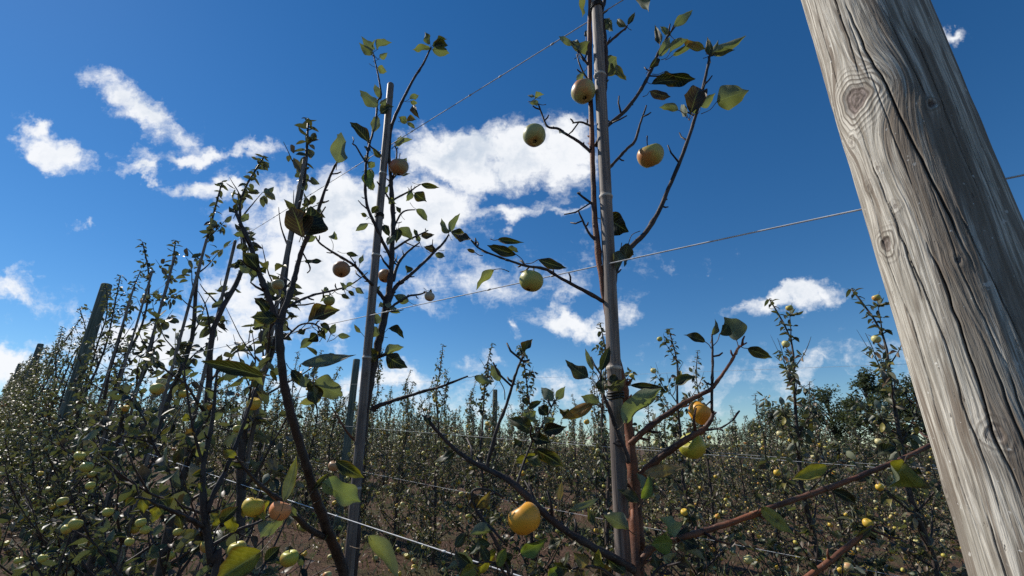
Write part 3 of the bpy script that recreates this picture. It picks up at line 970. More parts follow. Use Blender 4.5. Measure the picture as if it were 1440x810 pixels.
T.limb('branch', [(897, 800, -.03, 6), (912, 775, -.02, 5.4), (940, 762, .0, 5), (980, 750, .01, 4.8), (1010, 741, .03, 4.6), (1050, 727, .04, 4.4), (1090, 712, .06, 4.2), (1140, 695, .09, 4.1), (1180, 681, .12, 4), (1220, 665, .15, 4), (1270, 645, .19, 3.8), (1300, 630, .22, 3.2), (1330, 615, .24, 2.6)], spurs=12, mat=M_BARKRED, label='long reddish branch reaching right to the huge post',
       leaves=[(948, 757, 927, 728, 22, 'G', -.04), (946, 763, 916, 766, 24, 'G', -.03), (950, 752, 984, 768, 22, 'd', .0), (950, 768, 994, 790, 14, 'r', .0), (1272, 650, 1250, 684, 36, 'y', .14, (1290, 640, .2)), (1163, 655, 1114, 674, 18, 'y', .06),
               (1070, 713, 1118, 752, 20, 'y', .02, (1056, 722, .04)), (1170, 690, 1204, 708, 14, 'd', .10), (1232, 640, 1262, 628, 14, 'd', .2), (1138, 690, 1130, 682, 8, 't', .05), (1285, 660, 1296, 668, 10, 'd', .2)])
T.limb('branch', [(902, 1010, .0, 8), (980, 925, .03, 7), (1060, 862, .05, 6), (1135, 812, .08, 5.2), (1165, 790, .09, 4.8), (1195, 766, .11, 4), (1213, 752, .12, 3), (1226, 740, .13, 2)], spurs=5, mat=M_BARKRED,
       leaves=[(1200, 760, 1226, 741, 9, 'b', .12), (1150, 800, 1135, 790, 8, 'v', .08)])
T.limb('branch', [(897, 805, -.03, 7.5), (870, 788, -.06, 6.6), (830, 767, -.09, 6.2), (800, 749, -.10, 6), (775, 731, -.11, 6), (755, 712, -.12, 6), (735, 692, -.13, 6), (715, 675, -.13, 5.2), (690, 662, -.13, 4.4), (665, 650, -.14, 3.8), (640, 632, -.15, 3.3), (620, 612, -.16, 2.8), (606, 596, -.17, 2.6), (598, 584, -.17, 2)], spurs=12, mat=M_BARK, label='dark left branch carrying the ripe orange apple',
       leaves=[(884, 745, 849, 725, 20, 'd', -.06), (880, 806, 850, 783, 18, 'g', -.06), (732, 779, 770, 756, 19, 'G', -.14), (722, 781, 700, 788, 12, 'v', -.14), (807, 790, 830, 800, 16, 'b', -.08), (770, 770, 790, 758, 12, 'd', -.12), (800, 718, 843, 700, 9, 'b', -.10, (790, 745, -.1)),
               (786, 704, 790, 677, 9, 't', -.1), (836, 740, 826, 712, 10, 'v', -.08), (860, 800, 838, 806, 16, 'b', -.06), (640, 635, 610, 650, 12, 'd', -.15), (598, 584, 604, 600, 10, 'd', -.17), (790, 800, 800, 775, 14, 'v', -.1)])
T.limb('branch', [(684, 660, -.13, 3.6), (690, 635, -.13, 3.3), (700, 600, -.13, 2.9), (712, 570, -.13, 2.6), (724, 530, -.13, 2.2), (732, 508, -.13, 1.7), (737, 497, -.13, 1.1)], spurs=6,
       leaves=[(737, 497, 749, 477, 11, 'v', -.13), (703, 536, 691, 512, 13, 'p', -.13, (710, 562, -.13))])
T.limb('branch', [(725, 686, -.13, 3), (735, 655, -.12, 2.0), (748, 622, -.11, 1.8), (760, 602, -.11, 1.6), (770, 585, -.10, 1.4), (780, 562, -.10, 1)], spurs=3,
       leaves=[(778, 563, 761, 545, 15, 'd', -.10), (782, 562, 795, 543, 12, 'd', -.10), (770, 584, 757, 572, 16, 'd', -.10), (744, 573, 762, 564, 9, 'g', -.10, (740, 590, -.1)), (740, 592, 754, 578, 14, 'd', -.10), (740, 588, 742, 574, 13, 'd', -.1),
               (750, 609, 716, 589, 18, 'v', -.10), (765, 606, 797, 600, 18, 'd', -.10), (768, 600, 780, 588, 14, 'p', -.11), (725, 649, 758, 638, 12, 'y', -.11, (706, 680, -.13)), (741, 642, 762, 657, 14, 'g', -.12), (752, 632, 792, 656, 20, 'd', -.11), (735, 622, 722, 632, 12, 'd', -.12), (748, 615, 775, 622, 16, 'd', -.12), (742, 570, 734, 560, 9, 'd', -.1)])
T.limb('branch', [(708, 700, -.13, 2.2), (690, 690, -.14, 1.8), (668, 688, -.15, 1.8), (663, 702, -.15, 2.2), (675, 725, -.15, 2.8), (695, 758, -.15, 3), (712, 795, -.15, 3), (722, 830, -.15, 3)], spurs=4,
       leaves=[(671, 714, 690, 690, 14, 't', -.15), (668, 716, 662, 690, 15, 'b', -.15), (696, 772, 671, 812, 14, 'y', -.16), (693, 745, 660, 752, 16, 'd', -.16), (680, 735, 700, 728, 9, 'v', -.14), (700, 775, 720, 800, 14, 'd', -.15), (690, 765, 660, 780, 14, 'g', -.15), (665, 800, 640, 775, 12, 'v', -.15)])
T.limb('branch', [(884, 650, -.02, 4), (881, 637, -.025, 3.6), (868, 607, -.03, 3.6), (858, 578, -.035, 3.2), (850, 558, -.04, 2.4), (845, 540, -.04, 1.8), (845, 520, -.04, 1.4)], spurs=4,
       leaves=[(877, 596, 930, 546, 25, 'G', -.05), (853, 544, 880, 532, 15, 'p', -.045), (845, 522, 857, 487, 13, 'g', -.045), (848, 556, 847, 527, 14, 'g', -.045), (827, 531, 795, 506, 20, 'v', -.05, (842, 545, -.04)), (834, 521, 823, 490, 8, 'b', -.04, (843, 538, -.04)), (843, 566, 817, 557, 15, 'g', -.05, (850, 575, -.04)), (834, 568, 790, 589, 17, 'o', -.05, (850, 578, -.035)), (800, 578, 786, 574, 12, 'd', -.05), (870, 540, 852, 535, 14, 'd', -.03)])
T.apple(820, 129, 17.5, -.04, AP, label='pale yellow-green apple high beside the cane')
T.apple(751, 191, 16.5, -.04, AP, label='pale green apple in front of the white cloud')
T.apple(914, 219, 19, .05, (0.42, 0.38, 0.10), label='round apple hanging right of the cane against blue sky', tilt=(.2, .5))
T.apple(747, 395, 17.5, -.06, (0.40, 0.38, 0.09), label='green apple hanging on the middle wire')
T.apple(986, 581, 17.5, .06, AO, tilt=(.2, .6), label='orange apple on the long right branch')
T.apple(974, 627, 18.5, .05, (0.42, 0.40, 0.04), tilt=(1.0, -.5), label='yellow-green apple just below the orange one')
T.apple(738, 729, 23.5, -.16, AO, tilt=(-.55, .15), label='largest ripe orange apple, low and left of the cane')

T.limb('branch', [(722, 830, -.15, 2.6), (705, 800, -.16, 2), (688, 790, -.17, 1.6), (660, 795, -.18, 1.2)], spurs=3,
       leaves=[(665, 795, 640, 770, 15, 'v', -.18), (688, 790, 676, 765, 13, 'g', -.17), (672, 796, 646, 812, 16, 'y', -.18), (700, 798, 712, 770, 14, 'G', -.17), (655, 796, 628, 800, 14, 'd', -.18), (640, 770, 655, 748, 13, 'v', -.18)])
T.limb('branch', [(880, 830, -.07, 2.6), (850, 802, -.1, 2), (826, 796, -.12, 1.6), (800, 800, -.13, 1.2)], spurs=3,
       leaves=[(826, 796, 806, 776, 17, 't', -.12), (800, 800, 776, 792, 14, 'v', -.13), (845, 800, 842, 772, 15, 'y', -.1), (812, 799, 820, 818, 14, 'b', -.12), (785, 797, 770, 812, 14, 'G', -.13)])
T.limb('branch', [(905, 830, -.04, 2.4), (925, 800, -.05, 2), (950, 792, -.05, 1.5)], spurs=2,
       leaves=[(925, 800, 918, 778, 14, 'v', -.05), (950, 792, 972, 800, 14, 'b', -.05), (938, 796, 950, 778, 12, 'y', -.05)])
q = T.f
cane(q.p(836.8, -40, -.03), q.p(876, 780, -.0), .0117, .0123, 'tallest bamboo cane, running the full height of the centre of the picture', [.18, .335, .49, .635, .765, .88], ties=(.615, .955))

# ---------------- tree 2: on the left cane, with the dark leaning limb
T2 = Hero('apple_tree', 'dark apple tree tied to the left cane, with a second heavy stem leaning left', -18.0, 1.80, (492, 830))
T2.limb('trunk', [(496, 800, .03, 8), (498, 740, .03, 7.6), (504, 660, .03, 7.5), (510, 600, .03, 7.5), (519, 540, .02, 7.6), (527, 505, .01, 7), (535, 470, .0, 6.6), (543, 432, .0, 5.8), (548, 400, .0, 4.8), (551, 355, .0, 4.2), (553, 310, .0, 3.8), (551, 274, 0, 3.4), (549, 245, -.01, 3), (547, 215, -.02, 2.8), (549, 185, -.02, 2.6), (556, 163, -.02, 2.6), (566, 142, -.02, 2.4), (580, 114, -.02, 2.0), (595, 90, -.02, 1.7), (606, 67, -.02, 1.3)], spurs=18, ground=True, mat=M_BARK,
        leaves=[(605, 68, 580, 70, 10, 'g', -.02), (605, 62, 597, 44, 10, 'g', -.02), (608, 64, 629, 55, 13, 'g', -.02), (608, 70, 632, 75, 14, 'g', -.02), (610, 66, 630, 64, 10, 'd', -.02), (576, 139, 589, 134, 8, 'v', -.02), (581, 148, 590, 167, 9, 'b', -.02), (572, 173, 560, 164, 10, 'v', -.02), (572, 170, 586, 169, 9, 'b', -.02), (573, 172, 584, 181, 6, 'd', -.02), (577, 143, 587, 145, 6, 'd', -.02),
                (556, 205, 580, 196, 10, 'p', -.02), (556, 202, 564, 190, 8, 'p', -.02), (568, 228, 572, 222, 8, 'd', -.01), (560, 245, 577, 244, 5, 'd', .0), (545, 277, 558, 287, 8, 'v', -.02), (546, 262, 540, 274, 7, 'd', 0),
                (547, 434, 563, 440, 9, 'd', -.02), (545, 433, 546, 424, 9, 'p', -.02), (530, 456, 528, 439, 12, 'd', -.02), (534, 470, 513, 461, 15, 'd', -.02), (546, 462, 568, 476, 10, 'd', -.02, (535, 470, -.01)), (528, 508, 511, 489, 18, 'v', -.03), (525, 505, 519, 488, 16, 'y', -.03), (541, 496, 568, 488, 13, 'p', -.02, (522, 505, .0)), (543, 500, 573, 517, 21, 'd', -.02), (508, 468, 498, 456, 5, 'p', -.02, (517, 488, -.01)), (538, 432, 535, 424, 8, 'd', -.01), (553, 330, 545, 345, 10, 'd', -.01)])
T2.limb('branch', [(553, 372, .0, 2.8), (548, 358, -.01, 2.8), (538, 340, -.03, 2.8), (527, 315, -.05, 2.7), (518, 295, -.06, 2.5), (514, 273, -.07, 2.3), (514, 247, -.08, 2.2), (515, 229, -.08, 2), (519, 205, -.08, 1.8), (524, 188, -.07, 1.7), (529, 165, -.07, 1.6), (531, 142, -.06, 1.5), (536, 135, -.06, 1.5), (533, 112, -.06, 1.3), (529, 93, -.06, 1.2), (525, 76, -.06, .9)], spurs=10,
        leaves=[(524, 76, 505, 60, 11, 'v', -.06), (524, 73, 508, 51, 10, 'v', -.06), (530, 70, 551, 60, 11, 'g', -.06), (526, 70, 528, 55, 6, 'p', -.06), (534, 81, 545, 74, 8, 'p', -.06), (531, 95, 544, 101, 11, 'y', -.06), (535, 138, 527, 118, 10, 'v', -.06), (530, 151, 506, 127, 16, 'd', -.07), (534, 146, 553, 135, 9, 'd', -.05), (535, 160, 554, 150, 12, 'd', -.05), (524, 186, 530, 162, 12, 'b', -.07), (519, 201, 492, 172, 14, 'd', -.08), (516, 226, 513, 218, 9, 'p', -.08), (518, 235, 527, 228, 10, 'd', -.08), (519, 238, 522, 268, 17, 'G', -.08), (517, 250, 525, 268, 12, 'd', -.08),
                (534, 222, 524, 207, 8, 'v', -.05), (547, 225, 533, 218, 11, 'd', -.03), (523, 300, 532, 290, 9, 'v', -.05), (516, 304, 507, 300, 6, 'v', -.06), (518, 314, 500, 325, 9, 'v', -.06, (524, 316, -.05)), (540, 316, 548, 333, 10, 'd', -.03), (521, 212, 512, 205, 6, 'd', -.08)])
T2.limb('branch', [(514, 228, -.08, 1.6), (506, 215, -.08, 1.5), (500, 205, -.08, 1.3), (495, 202, -.08, .8)], spurs=2)
T2.limb('branch', [(549, 232, -.02, 1.6), (535, 218, -.03, 1.4), (520, 205, -.04, 1.3), (517, 200, -.04, 1.0)], spurs=1)
T2.limb('branch', [(553, 290, .0, 1.6), (545, 276, -.02, 1.5), (535, 262, -.04, 1.3), (530, 255, -.05, 1)], spurs=1)
T2.limb('branch', [(543, 435, .0, 4), (552, 412, .01, 3.6), (560, 400, .02, 3.3), (575, 388, .03, 3), (595, 370, .05, 2.6), (612, 353, .06, 2.2), (624, 341, .07, 1.8), (631, 330, .07, 1.3)], spurs=8,
        leaves=[(631, 328, 621, 307, 10, 'd', .07), (632, 326, 647, 300, 10, 'g', .07), (634, 326, 661, 335, 13, 'v', .07), (613, 350, 596, 347, 9, 'b', .06), (612, 357, 626, 361, 9, 'b', .06), (572, 384, 571, 373, 10, 'd', .03), (592, 332, 611, 330, 9, 'b', .05)])
T2.limb('branch', [(553, 395, .0, 3), (558, 375, .02, 2.6), (566, 362, .03, 2.2), (576, 352, .04, 1.8), (590, 341, .05, 1.1)], spurs=4,
        leaves=[(590, 340, 585, 330, 7, 'g', .05)])
T2.limb('branch', [(552, 352, .0, 2.2), (562, 345, .02, 2.0), (575, 337, .03, 1.8), (590, 330, .04, 1.5), (602, 324, .05, 1)], spurs=4,
        leaves=[(560, 321, 581, 337, 13, 'v', .02, (552, 318, .01)), (560, 322, 557, 342, 11, 'd', .01), (586, 332, 582, 322, 6, 'g', .03)])
T2.limb('branch', [(552, 330, .0, 1.9), (556, 315, .01, 1.7), (563, 302, .02, 1.7), (571, 296, .03, 1.3), (584, 295, .04, .9)], spurs=3,
        leaves=[(585, 294, 601, 311, 10, 'd', .04)])
T2.limb('branch', [(552, 282, .0, 1.8), (562, 276, .01, 1.7), (578, 268, .03, 1.5), (585, 263, .03, 1.1), (592, 259, .04, .8)], spurs=3,
        leaves=[(592, 259, 618, 264, 8, 'd', .04), (579, 269, 571, 283, 11, 'd', .03), (583, 271, 600, 284, 15, 'v', .03), (563, 300, 556, 290, 6, 'd', .02)])
T2.limb('branch', [(546, 262, .0, 1.8), (553, 248, -.01, 1.5), (558, 215, -.01, 1.3), (555, 205, -.01, 1)], spurs=2)
T2.limb('branch', [(541, 443, -.01, 2.6), (553, 430, -.01, 2.2), (565, 422, -.02, 2), (576, 416, -.02, 1.8), (590, 414, -.02, 1.5), (600, 410, -.02, 1)], spurs=6,
        leaves=[(575, 424, 553, 415, 13, 'v', -.02), (604, 409, 608, 411, 5, 'd', -.02)])
T2.limb('branch', [(523, 578, .01, 5), (531, 571, .0, 4.2), (546, 566, -.01, 3.6), (560, 561, -.02, 3), (580, 555, -.04, 2.6), (600, 549, -.05, 2.4), (620, 544, -.07, 2.2), (640, 536, -.08, 2), (658, 529, -.09, 1.3)], spurs=7,
        leaves=[(667, 529, 692, 540, 11, 'd', -.10, (655, 530, -.09))])
T2.limb('branch', [(541, 422, .0, 3.2), (528, 405, -.03, 2.8), (515, 392, -.06, 2.5), (505, 380, -.08, 2.3), (495, 371, -.10, 2.2), (480, 362, -.13, 2), (464, 352, -.16, 1.8), (450, 342, -.18, 1.6), (443, 332, -.2, 1.2)], spurs=9,
        leaves=[(465, 335, 470, 325, 11, 'v', -.16, (468, 352, -.16)), (506, 371, 511, 357, 6, 'd', -.08), (487, 356, 504, 360, 7, 'd', -.1), (523, 413, 535, 402, 9, 'b', -.04)])
T2.limb('branch', [(509, 625, .01, 2.4), (500, 620, .0, 2.2), (490, 610, -.02, 1.9), (478, 592, -.04, 1.6), (466, 572, -.06, 1)], spurs=2, mat=M_BARKRED)
LB = T2.limb('leaning_stem', [(497, 850, .02, 8.5), (482, 800, -.04, 8.6), (468, 765, -.14, 8.4), (452, 722, -.26, 8), (440, 688, -.34, 7.4), (430, 652, -.4, 7), (419, 615, -.44, 6.6), (407, 575, -.48, 7), (398, 530, -.5, 6.6), (394, 490, -.52, 6.3), (392, 455, -.52, 6.5)], spurs=8, sides=16,
        leaves=[(453, 679, 507, 706, 33, 'G', -.55, (441, 708, -.36)), (472, 648, 512, 672, 17, 'd', -.36), (423, 512, 501, 499, 17, 'p', -.62, (400, 538, -.5)), (441, 538, 482, 556, 33, 'p', -.62, (416, 560, -.5)), (436, 535, 444, 570, 20, 'g', -.60), (452, 560, 419, 568, 12, 'o', -.5),
                (399, 706, 417, 641, 15, 'p', -.5), (368, 775, 303, 818, 38, 'y', -.6, (430, 750, -.3)), (385, 734, 366, 757, 19, 'd', -.45), (398, 730, 376, 756, 14, 'd', -.4), (359, 702, 372, 732, 20, 'y', -.45), (348, 705, 342, 728, 14, 'v', -.45), (517, 753, 561, 818, 22, 'y', -.3, (492, 768, -.1)), (372, 790, 395, 768, 16, 'd', -.4), (440, 690, 462, 665, 8, 'd', -.36), (455, 760, 462, 742, 9, 'p', -.2),
                (390, 447, 352, 446, 20, 'd', -.6), (376, 440, 357, 419, 15, 'd', -.58), (372, 447, 358, 462, 14, 'b', -.58), (433, 453, 478, 436, 20, 'b', -.6, (398, 470, -.52)), (372, 530, 283, 508, 18, 'v', -.6), (340, 520, 370, 542, 16, 'y', -.58), (410, 520, 430, 545, 14, 'd', -.55), (432, 545, 425, 528, 14, 'v', -.58)])
T2.limb('branch', [(392, 460, -.52, 5.5), (383, 436, -.52, 5), (374, 409, -.52, 4.6), (365, 385, -.52, 4.2), (355, 355, -.52, 3.9), (346, 330, -.52, 3.4), (338, 314, -.52, 2.8), (331, 296, -.52, 2)], spurs=8,
        leaves=[(363, 378, 341, 355, 18, 'd', -.55), (362, 372, 352, 356, 12, 'b', -.53), (366, 382, 374, 376, 9, 'd', -.52), (352, 383, 336, 372, 12, 'd', -.52), (356, 376, 352, 398, 12, 'd', -.52), (345, 330, 328, 330, 9, 'd', -.52), (332, 297, 338, 280, 9, 'd', -.52), (340, 312, 350, 300, 9, 'v', -.52), (333, 300, 322, 290, 9, 'd', -.52)])
T2.limb('branch', [(393, 462, -.52, 5), (398, 440, -.52, 5), (407, 416, -.52, 4.6), (414, 392, -.52, 4.2), (421, 364, -.52, 3.8), (430, 338, -.53, 3.4), (438, 322, -.54, 3), (446, 300, -.55, 2.6), (456, 270, -.57, 2.2), (465, 246, -.58, 2), (474, 228, -.6, 1.7)], spurs=9,
        leaves=[(474, 229, 480, 186, 23, 'p', -.62), (483, 222, 487, 199, 12, 'd', -.6, (476, 229, -.6)), (425, 334, 410, 291, 34, 'b', -.62), (424, 330, 437, 290, 30, 'd', -.60), (430, 332, 447, 298, 18, 'd', -.58), (438, 300, 453, 298, 10, 'd', -.56), (428, 367, 456, 367, 8, 'd', -.52), (432, 341, 446, 333, 9, 'v', -.53), (440, 318, 448, 328, 9, 'd', -.53)])
T2.limb('branch', [(406, 432, -.52, 2.2), (420, 423, -.5, 2), (440, 415, -.46, 1.9), (462, 410, -.42, 1.8), (485, 404, -.38, 1.5), (500, 396, -.36, 1.2), (517, 383, -.34, .8)], spurs=7,
        leaves=[(484, 408, 478, 397, 8, 'd', -.4), (487, 402, 497, 398, 6, 'd', -.38), (480, 414, 492, 420, 6, 'd', -.4), (463, 415, 450, 425, 6, 'd', -.42), (462, 410, 456, 404, 8, 'd', -.42), (500, 405, 512, 413, 8, 'b', -.36), (490, 409, 499, 416, 6, 'd', -.36)])
T2.limb('branch', [(424, 352, -.52, 1.4), (436, 376, -.5, 1.1), (432, 384, -.5, 1)], spurs=1)
T2.limb('branch', [(462, 756, -.17, 5.5), (438, 746, -.26, 5), (414, 724, -.34, 4.6), (393, 704, -.4, 4.2), (375, 690, -.44, 3.6), (362, 679, -.46, 3.2), (346, 660, -.5, 2.6), (333, 643, -.52, 2)], spurs=8,
        leaves=[(345, 658, 325, 655, 10, 'v', -.5), (333, 643, 318, 632, 10, 'y', -.52), (405, 712, 418, 726, 11, 'd', -.38)])
T2.limb('branch', [(400, 477, -.52, 2), (415, 462, -.5, 1.8), (425, 456, -.5, 1.6), (440, 455, -.48, 1.4), (452, 462, -.46, 1.1)], spurs=3,
        leaves=[(430, 462, 416, 470, 8, 'd', -.48), (440, 478, 422, 490, 12, 'd', -.48), (446, 470, 432, 480, 14, 'd', -.48), (455, 470, 462, 457, 10, 'd', -.46), (462, 465, 450, 455, 8, 'd', -.46), (475, 472, 493, 473, 8, 'd', -.46, (462, 480, -.46)), (465, 470, 472, 455, 9, 'd', -.46), (446, 465, 458, 478, 9, 'd', -.46)])
T2.apple(561, 235, 13.5, -.04, (0.36, 0.26, 0.12), label='brownish apple hanging by the top of the left cane')
T2.apple(542, 388, 10.5, .03, (0.52, 0.28, 0.12))
T2.apple(604, 417, 7.5, -.02, (0.55, 0.42, 0.28))
T2.apple(480, 379, 12.2, -.13, (0.36, 0.20, 0.09), label='reddish apple against the cloud left of the cane')
T2.apple(463, 423, 8, -.42, AG)
T2.apple(391, 400, 8.5, -.45, (0.46, 0.38, 0.18))
T2.apple(356, 713, 15, -.45, AY, label='yellow apple half hidden by a yellow leaf, bottom left')
T2.apple(394, 718, 15, -.42, (0.85, 0.34, 0.12), label='orange apple behind the low branch, bottom left')
T2.apple(407, 785, 12.5, -.3, (0.46, 0.44, 0.06), label='yellow-green apple near the bottom edge')
T2.apple(334, 772, 12, -.3, (0.5, 0.42, 0.06))
T2.apple(428, 741, 7.5, -.1, AG)
T2.apple(470, 655, 8, -.3, (0.5, 0.30, 0.15))
q = T2.f
cane(q.p(549.5, 118, -.035), q.p(493, 770, -.02), .0115, .0142, 'left bamboo cane with its cut top standing clear of the leaves against blue sky', [.2, .36, .5, .63, .75, .86], ties=(.42, .80))

# ================================================================== grown trees
def leafcol(rr, dry=0.0):
    x = rr.random()
    x = x + (1 - x) * dry * rr.random()
    if x < .30: c = (0.052, 0.062, 0.026)
    elif x < .50: c = (0.034, 0.036, 0.020)
    elif x < .66: c = (0.095, 0.095, 0.040)
    elif x < .84: c = (0.105, 0.066, 0.040)
    elif x < .90: c = (0.23, 0.19, 0.05)
    else: c = (0.21, 0.165, 0.12)
    f = rr.uniform(.75, 1.25) * (1 + .35 * dry)
    return tuple(a * f for a in c)


def grow(seed, H, n_leaf, lod, limbs=16, n_apple=8, spread=0.5, sides=6, leaf_len=0.062, low=0.22, upright=1.0, tipL=0.13, dry=0.0):
    """a slender spindle apple tree: returns trunk, foliage (MB) and apple positions"""
    rr = random.Random(seed)
    tr, lf = MB(), MB()
    wob = [(rr.gauss(0, .03), rr.gauss(0, .03)) for _ in range(9)]
    zs = np.linspace(-0.05, H, 9)
    lead = [np.array([w_[0] * z_ / H * 1.6, w_[1] * z_ / H * 1.6, z_]) for w_, z_ in zip(wob, zs)]
    tr.tube(lead, [0.021 * (1 - z_ / (H * 1.12)) + .002 for z_ in zs], sides, (1, 1, 1), smooth_k=3 if lod else 1, rr=rr if lod else None, caps=lod > 0)
    at = lambda z_: np.array([np.interp(z_, zs, [p[i] for p in lead]) for i in range(3)])
    hosts = []       # segments that carry leaves: (point list, weight)
    top = [at(z_) for z_ in np.linspace(H * .45, H, 8)]
    hosts.append((top, 2.6))
    for i in range(limbs):
        t = (i + rr.random()) / limbs
        z_ = low + (H * .90 - low) * t ** 1.45
        L = (spread * (1 - t) ** 1.05 + tipL) * rr.uniform(.6, 1.25)
        az = i * 2.4 + rr.uniform(-.5, .5)
        el = R(rr.uniform(15, 55)) * upright + t * .35
        p = at(z_)
        pts = [p]
        d_ = np.array([math.cos(az) * math.cos(el), math.sin(az) * math.cos(el), math.sin(el)])
        for j in range(4):
            d_ = unit(d_ + np.array([rr.gauss(0, .13), rr.gauss(0, .13), rr.gauss(0.10, .12)]))
            pts.append(pts[-1] + d_ * L / 4)
        r0 = .0045 + .006 * (1 - t)
        tr.tube(pts, [r0, r0 * .8, r0 * .6, r0 * .45, r0 * .25], max(3, sides - 2), (.9, .85, .85), smooth_k=2 if lod > 1 else 1, caps=False)
        hosts.append((pts, L * 4.2))
        if L > .3 and lod:
            for _ in range(2):
                b = pts[rr.choice((1, 2, 3))]
                d2 = unit(d_ + np.array([rr.gauss(0, .6), rr.gauss(0, .6), rr.gauss(.3, .4)]))
                l2 = L * rr.uniform(.3, .55)
                p2 = [b, b + d2 * l2 * .5, b + d2 * l2 + np.array([0, 0, .02])]
                tr.tube(p2, [r0 * .5, r0 * .35, r0 * .15], 4, (.9, .85, .85), caps=False)
                hosts.append((p2, l2 * 3))
    W = [h_[1] for h_ in hosts]
    nclump = max(1, n_leaf // 5)
    for _ in range(nclump):
        pts = rr.choices(hosts, W)[0][0]
        i = rr.randrange(len(pts) - 1); t = rr.random()
        c0 = pts[i] * (1 - t) + pts[i + 1] * t
        for j in range(5):
            d_ = unit(np.array([rr.gauss(0, 1), rr.gauss(0, 1), rr.gauss(.15, .8)]))
            b = c0 + d_ * rr.uniform(.008, .03)
            d2 = unit(d_ + np.array([0, 0, rr.uniform(-1.1, .35)]))
            L = leaf_len * rr.uniform(.55, 1.25)
            n_ = unit(np.array([rr.gauss(0, .7), rr.gauss(0, .7), 1.0]))
            add_leaf(lf, b, b + d2 * L, L * rr.uniform(.38, .6), n_, rr, lod if lod < 3 else 2, fold=rr.uniform(.2, .9), curl=rr.uniform(-.5, .35), col=leafcol(rr, dry), twist=rr.uniform(-.8, .8) if lod > 1 else 0)
    for i in range(int(18 + 8 * min(lod, 1))):      # leaves right up to the tip of the leader
        z_ = H * (1 - .24 * (i / 40) ** 1.2) + .01
        b = at(z_); a_ = i * 2.4
        d2 = unit(np.array([math.cos(a_), math.sin(a_), rr.uniform(-1.3, .4)]))
        L = leaf_len * rr.uniform(.6, 1.15)
        add_leaf(lf, b, b + d2 * L, L * rr.uniform(.38, .55), (rr.gauss(0, .5), rr.gauss(0, .5), 1.0), rr, lod if lod < 3 else 2, fold=rr.uniform(.2, .8), curl=rr.uniform(-.4, .3), col=leafcol(rr, dry))
    ap = []
    for _ in range(n_apple):
        pts = rr.choices(hosts[1:], W[1:])[0][0]
        i = rr.randrange(1, min(3, len(pts))) if spread > .6 and lod == 2 else rr.randrange(1, len(pts)); ap.append(pts[i] + np.array([rr.gauss(0, .02), rr.gauss(0, .02), -.045]))
    return tr, lf, ap


APCOL = [(0.62, 0.50, 0.09), (0.62, 0.54, 0.20), (0.50, 0.46, 0.10), (0.72, 0.48, 0.06), (0.66, 0.58, 0.28)]
apple_protos = []
for i, c_ in enumerate(APCOL):
    o = apple_mb(0.033, c_, 16, 10, random.Random(i)).build('apple', M_APPLE)
    st = MB(); st.tube([(0, 0, .018), (.003, 0, .048)], [.0012, .0015], 4, (.8, .7, .6))
    o.data.transform(Matrix.Identity(4))
    apple_protos.append(o.data)
    bpy.data.objects.remove(o)


def make_proto(seed, H, n_leaf, lod, **kw):
    tr, lf, ap = grow(seed, H, n_leaf, lod, **kw)
    root = empty('apple_tree', (0, 0, 0))
    tr.build('trunk', M_BARKFAR, root)
    lf.build('foliage', M_LEAFM, root)
    rr = random.Random(seed)
    for a in ap:
        c = bpy.data.objects.new('apple', rr.choice(apple_protos))
        COL.objects.link(c); c.parent = root; c.location = a
        s_ = rr.uniform(.62, 1.05) * (.72 if H > 2.6 else .85); c.scale = (s_, s_, s_)
        c.rotation_euler = (rr.uniform(-.5, .5), rr.uniform(-.5, .5), rr.uniform(0, 6))
    return root


def make_solid(seed, H, n_leaf, lod, **kw):
    """one mesh: for trees too far for their parts to show"""
    tr, lf, ap = grow(seed, H, n_leaf, lod, **kw)
    rr = random.Random(seed)
    mb = tr
    for V, C, U in zip(lf.v, lf.c, lf.uv):
        pass
    k0 = mb.k
    mb.v += lf.v; mb.c += lf.c; mb.uv += lf.uv
    mb.f += [tuple(i + k0 for i in f) for f in lf.f]
    mb.mi += [1] * len(lf.f); mb.k += lf.k
    for a in ap:
        am = apple_mb(0.034 * rr.uniform(.8, 1.15), rr.choice(APCOL), 8, 5, rr)
        mb.add(am.v[0] + a, am.f, am.c[0], None, 2)
    return mb


near_l = [make_proto(100 + i, 2.75, 760, 2, limbs=28, n_apple=8, dry=.4, low=.1, spread=.62, leaf_len=.058) for i in range(4)]       # dense left wall, nearest
mid_l = [make_proto(140 + i, 2.75, 1200, 1, limbs=30, low=.1, dry=.4, n_apple=26, spread=.66, sides=5, leaf_len=.058) for i in range(4)]
mid_r = [make_proto(200 + i, 2.5, 1600, 1, limbs=30, n_apple=42, tipL=.17, dry=1.0, low=.08, spread=.60, sides=5, leaf_len=.056) for i in range(7)]
slim_r = [make_proto(260 + i, 2.5, 1150, 2, limbs=28, n_apple=18, tipL=.24, dry=.45, low=.1, spread=.50, sides=7, leaf_len=.058) for i in range(4)]
far_mb = [make_solid(300 + i, 2.5, 1150, 0, limbs=22, n_apple=14, tipL=.17, dry=1.0, low=.1, spread=.58, sides=4, leaf_len=.070) for i in range(7)]
far_me = []
for m_ in far_mb:
    o = m_.build('apple_tree', [M_BARKFAR, M_LEAFM, M_APPLE])
    far_me.append(o.data); bpy.data.objects.remove(o)

# --- row 1 beyond the two traced trees
used = set()
trng = random.Random(12)
sites = []


def plant(protos, n, s, H, label, group, rz=None, lean=(0, 0), base=2.75):
    p = trng.choice(protos)
    if p.name not in used and False:
        o = p
    else:
        o = copy_tree(p)
    o.location = site(n, s)
    k_ = H / base
    o.scale = (k_, k_, k_)
    o.rotation_euler = (lean[0], lean[1], trng.uniform(0, 6.28) if rz is None else rz)
    o['label'] = label; o['category'] = 'apple tree'
    if group: o['group'] = group
    return o


